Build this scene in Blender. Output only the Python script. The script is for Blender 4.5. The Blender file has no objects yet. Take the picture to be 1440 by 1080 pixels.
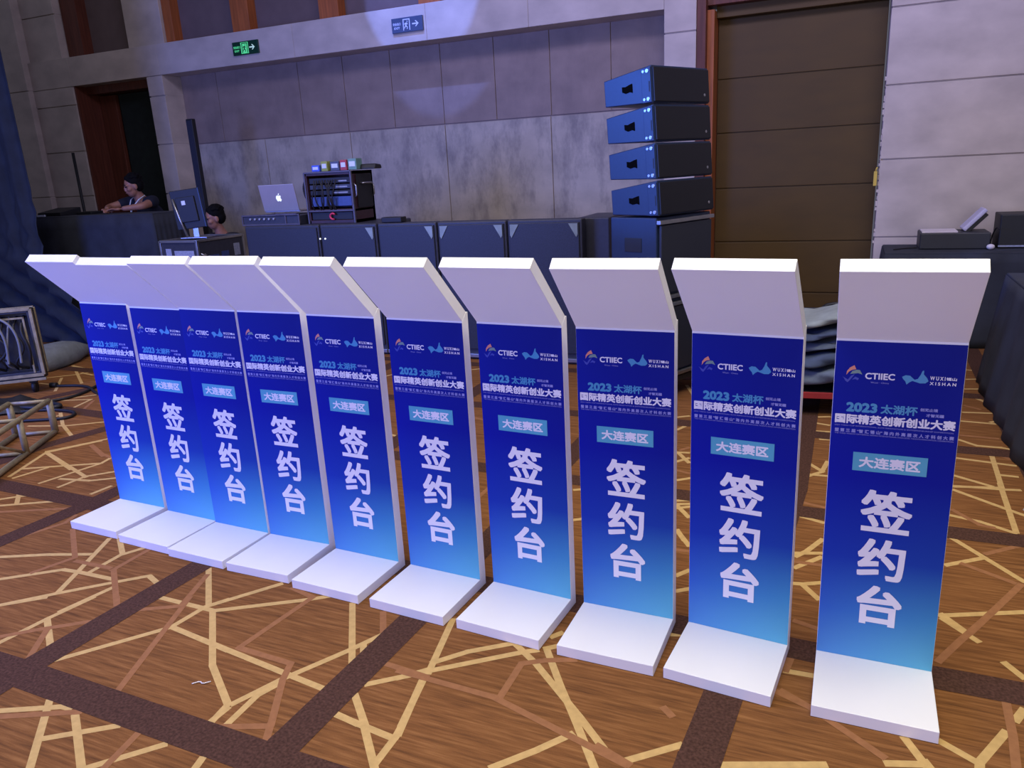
import bpy, bmesh, math, random
from mathutils import Vector, Matrix

scene = bpy.context.scene
COL = scene.collection
random.seed(7)

# ------------------------------------------------------------------ camera
cam_data = bpy.data.cameras.new('camera')
cam_data.sensor_fit = 'HORIZONTAL'
cam_data.sensor_width = 36.0
cam_data.lens = 26.9516
cam_data.clip_start = 0.05
cam_data.clip_end = 100
cam = bpy.data.objects.new('camera', cam_data)
COL.objects.link(cam)
cam.matrix_world = Matrix(((0.917771, -0.062034, 0.392235, 0.0),
                           (0.393707, 0.271187, -0.878324, 0.0),
                           (-0.051883, 0.960526, 0.273311, 1.58615),
                           (0, 0, 0, 1)))
scene.camera = cam

# ------------------------------------------------------------------ look, world, lights
scene.view_settings.view_transform = 'Standard'
scene.view_settings.look = 'None'
scene.view_settings.exposure = 0.0
scene.view_settings.gamma = 1.0
scene.view_settings.use_curve_mapping = False

world = bpy.data.worlds.new('world')
scene.world = world
world.use_nodes = True
world.node_tree.nodes['Background'].inputs[0].default_value = (0.44, 0.44, 0.60, 1)
world.node_tree.nodes['Background'].inputs[1].default_value = 0.23


def aim(ob, target):
    d = Vector(target) - ob.location
    ob.rotation_euler = d.to_track_quat('-Z', 'Y').to_euler()


def area(name, loc, target, sx, sy, power, color, spread=180):
    l = bpy.data.lights.new(name, 'AREA')
    l.shape = 'RECTANGLE'
    l.size, l.size_y = sx, sy
    l.energy = power
    l.color = color
    l.spread = math.radians(spread)
    o = bpy.data.objects.new(name, l)
    COL.objects.link(o)
    o.location = loc
    aim(o, target)
    return o


def spot(name, loc, target, power, color, angle, blend, radius=0.03):
    l = bpy.data.lights.new(name, 'SPOT')
    l.energy = power
    l.color = color
    l.spot_size = math.radians(angle)
    l.spot_blend = blend
    l.shadow_soft_size = radius
    o = bpy.data.objects.new(name, l)
    COL.objects.link(o)
    o.location = loc
    aim(o, target)
    return o


area('ceiling_downlights', (-0.6, 1.35, 5.2), (-0.8, 1.7, 0), 4.2, 1.6, 98, (1.0, 0.96, 0.76), 125)
area('front_fill_light', (1.2, -4.2, 1.35), (-0.6, 4.0, 1.4), 5.0, 1.8, 125, (0.92, 0.86, 0.96))  # added fill from behind the camera, brightens fronts and undersides
area('ceiling_downlight_left', (-5.2, 2.5, 5.2), (-5.0, 2.9, 0), 2.5, 1.5, 64, (1.0, 0.88, 0.76), 120)
area('ceiling_downlight_right', (0.9, 1.7, 5.2), (0.7, 2.0, 0), 1.5, 1.5, 34, (1.0, 0.92, 0.52), 120)
area('stage_screen_light', (-6.5, -0.4, 1.9), (-3.0, 3.4, 0.9), 2.8, 2.4, 400, (0.13, 0.22, 1.0))
area('violet_wall_wash', (-1.2, 3.4, 5.6), (-1.5, 7.7, 2.6), 4.6, 0.8, 135, (0.62, 0.57, 1.0))
area('violet_wall_wash_right', (2.0, 3.6, 4.8), (1.2, 7.7, 1.9), 1.6, 0.8, 46, (0.80, 0.68, 0.95))
spot('blue_moving_head', (-4.25, 6.0, 5.4), (-4.25, 7.7, 3.92), 520, (0.16, 0.26, 1.0), 35, 0.04)
spot('blue_stack_light', (-7.2, 1.6, 3.0), (-1.22, 5.05, 1.62), 1250, (0.06, 0.20, 1.0), 10, 0.5)


# ------------------------------------------------------------------ materials
def lin(c):
    return tuple(((v / 255) / 12.92 if v / 255 <= 0.04045 else ((v / 255 + 0.055) / 1.055) ** 2.4) for v in c)


MATS = {}


def mat(name, rgb, rough=0.6, metal=0.0, var=0.06, scale=12.0, bump=0.0, bscale=60.0, stretch=(1, 1, 1),
        emit=None, spec=0.5, detail=4.0):
    """Procedural surface: base colour broken up by object-space noise, optional bump."""
    if name in MATS:
        return MATS[name]
    m = bpy.data.materials.new(name)
    m.use_nodes = True
    nt = m.node_tree
    N, L = nt.nodes, nt.links
    b = N['Principled BSDF']
    b.inputs['Roughness'].default_value = rough
    b.inputs['Metallic'].default_value = metal
    b.inputs['Specular IOR Level'].default_value = spec
    c = lin(rgb)
    tc = N.new('ShaderNodeTexCoord')
    mp = N.new('ShaderNodeMapping')
    mp.inputs['Scale'].default_value = stretch
    L.new(tc.outputs['Object'], mp.inputs['Vector'])
    nz = N.new('ShaderNodeTexNoise')
    nz.inputs['Scale'].default_value = scale
    nz.inputs['Detail'].default_value = detail
    L.new(mp.outputs['Vector'], nz.inputs['Vector'])
    cr = N.new('ShaderNodeValToRGB')
    cr.color_ramp.elements[0].position = 0.3
    cr.color_ramp.elements[1].position = 0.7
    cr.color_ramp.elements[0].color = (*[max(0, v * (1 - var)) for v in c], 1)
    cr.color_ramp.elements[1].color = (*[min(1, v * (1 + var)) for v in c], 1)
    L.new(nz.outputs['Fac'], cr.inputs['Fac'])
    L.new(cr.outputs['Color'], b.inputs['Base Color'])
    if bump:
        n2 = N.new('ShaderNodeTexNoise')
        n2.inputs['Scale'].default_value = bscale
        n2.inputs['Detail'].default_value = 3
        L.new(mp.outputs['Vector'], n2.inputs['Vector'])
        bp = N.new('ShaderNodeBump')
        bp.inputs['Strength'].default_value = bump
        bp.inputs['Distance'].default_value = 0.01
        L.new(n2.outputs['Fac'], bp.inputs['Height'])
        L.new(bp.outputs['Normal'], b.inputs['Normal'])
    if emit:
        b.inputs['Emission Color'].default_value = (*lin(emit[0]), 1)
        b.inputs['Emission Strength'].default_value = emit[1]
    MATS[name] = m
    return m


def carpet_base():
    m = bpy.data.materials.new('carpet_brown')
    m.use_nodes = True
    nt = m.node_tree
    N, L = nt.nodes, nt.links
    b = N['Principled BSDF']
    b.inputs['Roughness'].default_value = 0.95
    b.inputs['Specular IOR Level'].default_value = 0.1
    tc = N.new('ShaderNodeTexCoord')
    mp = N.new('ShaderNodeMapping')
    mp.inputs['Scale'].default_value = (2.2, 34, 1)
    mp.inputs['Rotation'].default_value = (0, 0, 0.05)
    L.new(tc.outputs['Object'], mp.inputs['Vector'])
    nz = N.new('ShaderNodeTexNoise')
    nz.inputs['Scale'].default_value = 2.2
    nz.inputs['Detail'].default_value = 8
    nz.inputs['Roughness'].default_value = 0.62
    L.new(mp.outputs['Vector'], nz.inputs['Vector'])
    cr = N.new('ShaderNodeValToRGB')
    e = cr.color_ramp.elements
    e[0].position, e[1].position = 0.30, 0.72
    e[0].color = (*lin((92, 60, 36)), 1)
    e[1].color = (*lin((148, 102, 62)), 1)
    mid = e.new(0.5)
    mid.color = (*lin((122, 80, 46)), 1)
    L.new(nz.outputs['Fac'], cr.inputs['Fac'])
    L.new(cr.outputs['Color'], b.inputs['Base Color'])
    n2 = N.new('ShaderNodeTexNoise')
    n2.inputs['Scale'].default_value = 220
    L.new(tc.outputs['Object'], n2.inputs['Vector'])
    bp = N.new('ShaderNodeBump')
    bp.inputs['Strength'].default_value = 0.25
    bp.inputs['Distance'].default_value = 0.004
    L.new(n2.outputs['Fac'], bp.inputs['Height'])
    L.new(bp.outputs['Normal'], b.inputs['Normal'])
    return m


def banner_print():
    """Printed artwork: navy at the head running through royal blue to a cyan foot, greener to the right."""
    m = bpy.data.materials.new('banner_print')
    m.use_nodes = True
    nt = m.node_tree
    N, L = nt.nodes, nt.links
    b = N['Principled BSDF']
    b.inputs['Roughness'].default_value = 0.6
    b.inputs['Specular IOR Level'].default_value = 0.08
    tc = N.new('ShaderNodeTexCoord')
    sp = N.new('ShaderNodeSeparateXYZ')
    L.new(tc.outputs['Object'], sp.inputs[0])
    mr = N.new('ShaderNodeMapRange')
    mr.inputs['From Min'].default_value = 0.04
    mr.inputs['From Max'].default_value = 1.06
    L.new(sp.outputs['Z'], mr.inputs['Value'])
    ramps = []
    for stops in (((0.0, (86, 142, 206)), (0.16, (56, 102, 196)), (0.34, (30, 58, 172)), (0.60, (18, 28, 158)), (1.0, (22, 34, 140))),
                  ((0.0, (104, 184, 206)), (0.16, (70, 142, 190)), (0.34, (32, 66, 160)), (0.60, (18, 28, 142)), (1.0, (24, 32, 126)))):
        cr = N.new('ShaderNodeValToRGB')
        e = cr.color_ramp.elements
        e[0].position, e[0].color = stops[0][0], (*lin(stops[0][1]), 1)
        e[1].position, e[1].color = stops[-1][0], (*lin(stops[-1][1]), 1)
        for p, c in stops[1:-1]:
            k = e.new(p)
            k.color = (*lin(c), 1)
        L.new(mr.outputs['Result'], cr.inputs['Fac'])
        ramps.append(cr)
    mx = N.new('ShaderNodeMapRange')
    mx.inputs['From Min'].default_value = -0.164
    mx.inputs['From Max'].default_value = 0.164
    L.new(sp.outputs['X'], mx.inputs['Value'])
    mix = N.new('ShaderNodeMixRGB')
    L.new(mx.outputs['Result'], mix.inputs['Fac'])
    L.new(ramps[0].outputs['Color'], mix.inputs[1])
    L.new(ramps[1].outputs['Color'], mix.inputs[2])
    L.new(mix.outputs['Color'], b.inputs['Base Color'])
    return m


def stone(name, rgb, stain=0.0, var=0.10):
    """Pale veined stone; stain darkens it in soft streaky blotches."""
    if name in MATS:
        return MATS[name]
    m = mat(name, rgb, rough=0.55, var=var * 1.5, scale=3.0, bump=0.12, bscale=14, stretch=(1.0, 1.0, 1.6), detail=8)
    nt = m.node_tree
    N, L = nt.nodes, nt.links
    if stain:
        b = N['Principled BSDF']
        src = b.inputs['Base Color'].links[0].from_socket
        tc = N.new('ShaderNodeTexCoord')
        mp = N.new('ShaderNodeMapping')
        mp.inputs['Scale'].default_value = (2.6, 2.6, 1.1)
        L.new(tc.outputs['Object'], mp.inputs['Vector'])
        nz = N.new('ShaderNodeTexNoise')
        nz.inputs['Scale'].default_value = 2.0
        nz.inputs['Detail'].default_value = 10
        nz.inputs['Roughness'].default_value = 0.7
        L.new(mp.outputs['Vector'], nz.inputs['Vector'])
        cr = N.new('ShaderNodeValToRGB')
        cr.color_ramp.elements[0].position = 0.46
        cr.color_ramp.elements[0].color = (1, 1, 1, 1)
        cr.color_ramp.elements[1].position = 0.66
        cr.color_ramp.elements[1].color = (1 - stain, 1 - stain, 1 - stain * 0.9, 1)
        L.new(nz.outputs['Fac'], cr.inputs['Fac'])
        mx = N.new('ShaderNodeMixRGB')
        mx.blend_type = 'MULTIPLY'
        mx.inputs['Fac'].default_value = 1
        L.new(src, mx.inputs[1])
        L.new(cr.outputs['Color'], mx.inputs[2])
        L.new(mx.outputs['Color'], b.inputs['Base Color'])
    return m


M_CARPET = carpet_base()
M_CREAM = mat('carpet_cream', (192, 158, 104), 0.95, var=0.10, scale=40, spec=0.1)
M_TAN = mat('carpet_tan', (146, 100, 68), 0.95, var=0.10, scale=40, spec=0.1)
M_BAND = mat('carpet_dark', (76, 52, 44), 0.95, var=0.35, scale=110, spec=0.1, detail=2)
M_WHITE = mat('white_laminate', (238, 236, 238), 0.38, var=0.015, scale=4)
M_BANNER = banner_print()
M_PRINT = mat('white_print', (236, 232, 242), 0.45, var=0.01)
M_PALE = mat('pale_print', (150, 150, 214), 0.45, var=0.01)
M_TEAL = mat('teal_print', (72, 150, 196), 0.45, var=0.03)
M_TAG = mat('tag_print', (84, 168, 196), 0.45, var=0.03)
M_ORANGE = mat('orange_print', (222, 140, 116), 0.45, var=0.03)
M_SAGE = mat('sage_print', (120, 146, 142), 0.45, var=0.03)
M_MIDBLUE = mat('mid_blue_print', (58, 70, 176), 0.45, var=0.03)
M_STONE = stone('wall_stone', (200, 188, 176))
M_STONE_D = stone('wall_stone_stained', (184, 174, 158), stain=0.40)
M_STONE_U = stone('wall_panel_plain', (148, 130, 118), stain=0.12)
M_UPPER = mat('upper_panel_fabric', (112, 96, 92), 0.9, var=0.08, scale=6, bump=0.1)
M_WOOD = mat('orange_wood', (170, 96, 48), 0.45, var=0.22, scale=5, stretch=(8, 8, 0.6))
M_WOODR = mat('red_wood', (104, 56, 40), 0.5, var=0.25, scale=5, stretch=(8, 8, 0.6))
M_PART = mat('partition_laminate', (84, 62, 12), 0.6, var=0.10, scale=2.5, stretch=(1, 1, 3))
M_GREEN_D = mat('dark_door_cloth', (30, 40, 40), 0.85, var=0.2)
M_BLACK = mat('black_paint', (24, 25, 29), 0.55, var=0.12, scale=20)
M_BLACKG = mat('black_grille', (40, 43, 56), 0.5, var=0.35, scale=260, detail=1)
M_PIT = mat('matt_black', (6, 6, 8), 0.9, spec=0.05)
M_GRILLE_D = mat('speaker_grille', (16, 17, 24), 0.5, var=0.3, scale=260, detail=1)
M_CASE = mat('black_laminate', (50, 52, 64), 0.45, var=0.15, scale=30)
M_CABBLUE = mat('speaker_paint', (26, 42, 72), 0.42, var=0.06, scale=40)
M_CLOTH_B = mat('black_tablecloth', (46, 50, 62), 0.9, var=0.25, scale=5, bump=0.15, bscale=30)  # black lifted a little: bluish haze put into the cloth colour
M_CURTAIN = mat('navy_velvet', (30, 38, 52), 0.85, var=0.3, scale=6)
M_ALU = mat('aluminium', (176, 176, 178), 0.35, metal=0.9, var=0.08, scale=30)
M_TRUSS = mat('worn_steel', (150, 138, 112), 0.5, metal=0.15, var=0.25, scale=25)
M_CORNER = mat('case_corner_steel', (138, 144, 124), 0.4, metal=0.3, var=0.15)
M_DULL = mat('dull_metal', (92, 88, 98), 0.5, metal=0.4, var=0.15)
M_RUBBER = mat('black_rubber', (22, 21, 24), 0.6, var=0.15)
M_CABLE_G = mat('grey_cable_jacket', (120, 122, 128), 0.5, var=0.1)
M_SILVER = mat('laptop_silver', (190, 184, 190), 0.35, metal=0.5, var=0.03)
M_LOGO = mat('laptop_lit_logo', (235, 245, 250), 0.4, emit=((230, 245, 250), 0.8))
M_SKIN = mat('skin', (160, 112, 92), 0.5, var=0.08, scale=30)
M_HAIR = mat('black_hair', (12, 11, 12), 0.8, var=0.3, scale=90, spec=0.15)
M_SHIRT = mat('navy_shirt', (16, 20, 40), 0.85, var=0.15)
M_SHIRT2 = mat('charcoal_shirt', (26, 26, 32), 0.85, var=0.15)
M_TROUSER = mat('dark_trousers', (28, 28, 34), 0.85, var=0.15)
M_SIGNG = mat('exit_sign_green', (12, 46, 34), 0.4, emit=((10, 60, 40), 0.15))
M_SIGNL = mat('exit_sign_lit', (90, 220, 140), 0.4, emit=((90, 230, 140), 0.55))
M_SIGNW = mat('exit_sign_arrow', (210, 240, 220), 0.4, emit=((190, 230, 205), 0.5))
M_SIGNB = mat('exit_sign_blue_wash', (70, 84, 110), 0.4, var=0.1)  # wash of the blue light pool put into the housing colour
M_SIGNBW = mat('exit_sign_pale', (214, 222, 236), 0.4, var=0.02)
M_DENIM = mat('grey_blue_blanket', (104, 116, 136), 0.9, var=0.25, scale=7, bump=0.3, bscale=25)
M_DENIM2 = mat('slate_blanket', (66, 78, 104), 0.9, var=0.25, scale=7, bump=0.3, bscale=25)
M_DENIM3 = mat('pale_blanket', (140, 148, 148), 0.85, var=0.2, scale=7, bump=0.3, bscale=25)
M_RED = mat('red_steel', (150, 40, 44), 0.45, var=0.1)
M_MATG = mat('grey_felt', (112, 118, 124), 0.95, var=0.15, scale=16, bump=0.3)
M_PAPER = mat('white_paper', (220, 212, 218), 0.6, var=0.03)
M_PLAST = mat('printer_plastic', (40, 43, 52), 0.5, var=0.06)
M_PLASTL = mat('lilac_plastic', (196, 194, 226), 0.4, var=0.03)
M_YELLOW = mat('yellow_plastic', (220, 190, 80), 0.5, var=0.06)
M_BLUEGEAR = mat('blue_gear_panel', (52, 70, 130), 0.4, var=0.12, scale=40)
M_LABEL = mat('case_label', (150, 156, 176), 0.6, var=0.15, scale=50)
M_LED = mat('white_indicator', (240, 245, 255), 0.4, emit=((235, 245, 255), 1.5))


# ------------------------------------------------------------------ mesh builder
class MB:
    def __init__(self):
        self.v, self.f, self.m, self.s = [], [], [], []

    def add(self, verts, faces, mi=0, smooth=False):
        o = len(self.v)
        self.v += [tuple(p) for p in verts]
        for fc in faces:
            self.f.append([i + o for i in fc])
            self.m.append(mi)
            self.s.append(smooth)
        return self

    def box(self, x0, x1, y0, y1, z0, z1, mi=0, T=None):
        p = [Vector(q) for q in ((x0, y0, z0), (x1, y0, z0), (x1, y1, z0), (x0, y1, z0),
                                 (x0, y0, z1), (x1, y0, z1), (x1, y1, z1), (x0, y1, z1))]
        if T is not None:
            p = [T @ q for q in p]
        return self.add(p, [(0, 3, 2, 1), (4, 5, 6, 7), (0, 1, 5, 4), (1, 2, 6, 5), (2, 3, 7, 6), (3, 0, 4, 7)], mi)

    def prism_x(self, prof, x0, x1, mi=0, T=None):
        """profile of (y, z), counter-clockwise seen from +x, swept along x"""
        n = len(prof)
        p = [Vector((x0, y, z)) for y, z in prof] + [Vector((x1, y, z)) for y, z in prof]
        if T is not None:
            p = [T @ q for q in p]
        fs = [tuple(reversed(range(n))), tuple(range(n, 2 * n))]
        fs += [(i, (i + 1) % n, n + (i + 1) % n, n + i) for i in range(n)]
        return self.add(p, fs, mi)

    def prism_y(self, prof, y0, y1, mi=0, T=None):
        """profile of (x, z) swept along y"""
        n = len(prof)
        p = [Vector((x, y0, z)) for x, z in prof] + [Vector((x, y1, z)) for x, z in prof]
        if T is not None:
            p = [T @ q for q in p]
        fs = [tuple(range(n)), tuple(reversed(range(n, 2 * n)))]
        fs += [((i + 1) % n, i, n + i, n + (i + 1) % n) for i in range(n)]
        return self.add(p, fs, mi)

    def tube(self, pts, r, n=8, mi=0, smooth_path=0, cap=True):
        P = [Vector(p) for p in pts]
        for _ in range(smooth_path):
            Q = [P[0]]
            for a, b in zip(P[:-1], P[1:]):
                Q += [a * 0.75 + b * 0.25, a * 0.25 + b * 0.75]
            P = Q + [P[-1]]
        rings, up = [], None
        for i, p in enumerate(P):
            d = (P[min(i + 1, len(P) - 1)] - P[max(i - 1, 0)]).normalized()
            if up is None:
                up = Vector((0, 0, 1)) if abs(d.z) < 0.9 else Vector((1, 0, 0))
            a = d.cross(up)
            a = a.normalized() if a.length > 1e-6 else d.orthogonal().normalized()
            up = a.cross(d).normalized()
            rr = r[i] if isinstance(r, (list, tuple)) else r
            rings.append([p + (a * math.cos(t) + up * math.sin(t)) * rr for t in [2 * math.pi * k / n for k in range(n)]])
        vs = [q for ring in rings for q in ring]
        fs = []
        for i in range(len(rings) - 1):
            for k in range(n):
                fs.append((i * n + k, i * n + (k + 1) % n, (i + 1) * n + (k + 1) % n, (i + 1) * n + k))
        self.add(vs, fs, mi, True)
        if cap:
            o = len(self.v) - len(vs)
            L = len(vs) - n
            self.f += [[o + k for k in reversed(range(n))], [o + L + k for k in range(n)]]
            self.m += [mi, mi]
            self.s += [False, False]
        return self

    def cyl(self, c, r, h, n=20, mi=0, axis='z'):
        c = Vector(c)
        d = {'x': Vector((1, 0, 0)), 'y': Vector((0, 1, 0)), 'z': Vector((0, 0, 1))}[axis]
        return self.tube([c, c + d * h], r, n, mi)

    def ball(self, c, rx, ry, rz, n=16, k=10, mi=0, T=None):
        vs, fs = [], []
        for i in range(k + 1):
            th = math.pi * i / k
            for j in range(n):
                ph = 2 * math.pi * j / n
                q = Vector((c[0] + rx * math.sin(th) * math.cos(ph), c[1] + ry * math.sin(th) * math.sin(ph), c[2] + rz * math.cos(th)))
                vs.append(T @ q if T is not None else q)
        for i in range(k):
            for j in range(n):
                fs.append((i * n + j, (i + 1) * n + j, (i + 1) * n + (j + 1) % n, i * n + (j + 1) % n))
        return self.add(vs, fs, mi, True)

    def build(self, name, mats, parent=None, bevel=0.0, loc=None, rotz=0.0, seg=2):
        me = bpy.data.meshes.new(name)
        me.from_pydata(self.v, [], self.f)
        if not isinstance(mats, (list, tuple)):
            mats = [mats]
        for m in mats:
            me.materials.append(m)
        me.polygons.foreach_set('material_index', self.m)
        me.polygons.foreach_set('use_smooth', self.s)
        me.validate()
        me.update()
        o = bpy.data.objects.new(name, me)
        COL.objects.link(o)
        if parent:
            o.parent = parent
        if loc:
            o.location = loc
        o.rotation_euler = (0, 0, rotz)
        if bevel:
            b = o.modifiers.new('edge', 'BEVEL')
            b.width, b.segments, b.limit_method, b.angle_limit = bevel, seg, 'ANGLE', math.radians(40)
        return o


def tag(o, label, cat, group=None, kind=None):
    o['label'] = label
    o['category'] = cat
    if group:
        o['group'] = group
    if kind:
        o['kind'] = kind
    return o


def struct(o):
    o['kind'] = 'structure'
    return o


def thing(name, label, cat, loc=(0, 0, 0), rotz=0.0, group=None):
    o = bpy.data.objects.new(name, None)
    o.empty_display_size = 0.1
    COL.objects.link(o)
    o.location = loc
    o.rotation_euler = (0, 0, rotz)
    return tag(o, label, cat, group)


CHILDREN = {}


def copy_tree(o, parent=None):
    c = o.copy()
    COL.objects.link(c)
    if parent:
        c.parent = parent
    for ch in list(o.children):
        copy_tree(ch, c)
    return c


# ------------------------------------------------------------------ lettering
def glyphs(text):
    """Filled outline mesh of a line of text from the program's own font: (verts, faces)."""
    cu = bpy.data.curves.new('t', 'FONT')
    cu.body = text
    cu.size = 1.0
    cu.resolution_u = 3
    ob = bpy.data.objects.new('t', cu)
    COL.objects.link(ob)
    dg = bpy.context.evaluated_depsgraph_get()
    me = bpy.data.meshes.new_from_object(ob.evaluated_get(dg))
    vs = [v.co.copy() for v in me.vertices]
    fs = [tuple(p.vertices) for p in me.polygons]
    bpy.data.objects.remove(ob)
    bpy.data.curves.remove(cu)
    bpy.data.meshes.remove(me)
    return vs, fs


def letter(mb, text, u0, z0, u1, z1, y, bold=0.0, mi=0, square=False):
    """Fit text into the box u0..u1 by z0..z1 on the plane y (facing -y); bold thickens the strokes (metres)."""
    vs, fs = glyphs(text)
    if not vs:
        return
    xs, ys = [v.x for v in vs], [v.y for v in vs]
    ax, bx, ay, by = min(xs), max(xs), min(ys), max(ys)
    u0, u1, z0, z1 = u0 + bold, u1 - bold, z0 + bold, z1 - bold
    sx, sz = (u1 - u0) / (bx - ax), (z1 - z0) / (by - ay)
    base = [(u0 + (v.x - ax) * sx, z0 + (v.y - ay) * sz) for v in vs]
    if bold == 0:
        offs = [(0, 0)]
    elif square:
        offs = [(i * bold, j * bold) for i in (-1, -0.34, 0.34, 1) for j in (-1, -0.34, 0.34, 1)]
    else:
        offs = [(0, 0)] + [(bold * math.cos(k * math.pi / 4), bold * math.sin(k * math.pi / 4)) for k in range(8)]
    for k, (dx, dz) in enumerate(offs):
        mb.add([(u + dx, y - k * 2e-5, z + dz) for u, z in base], [tuple(f) for f in fs], mi)


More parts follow.
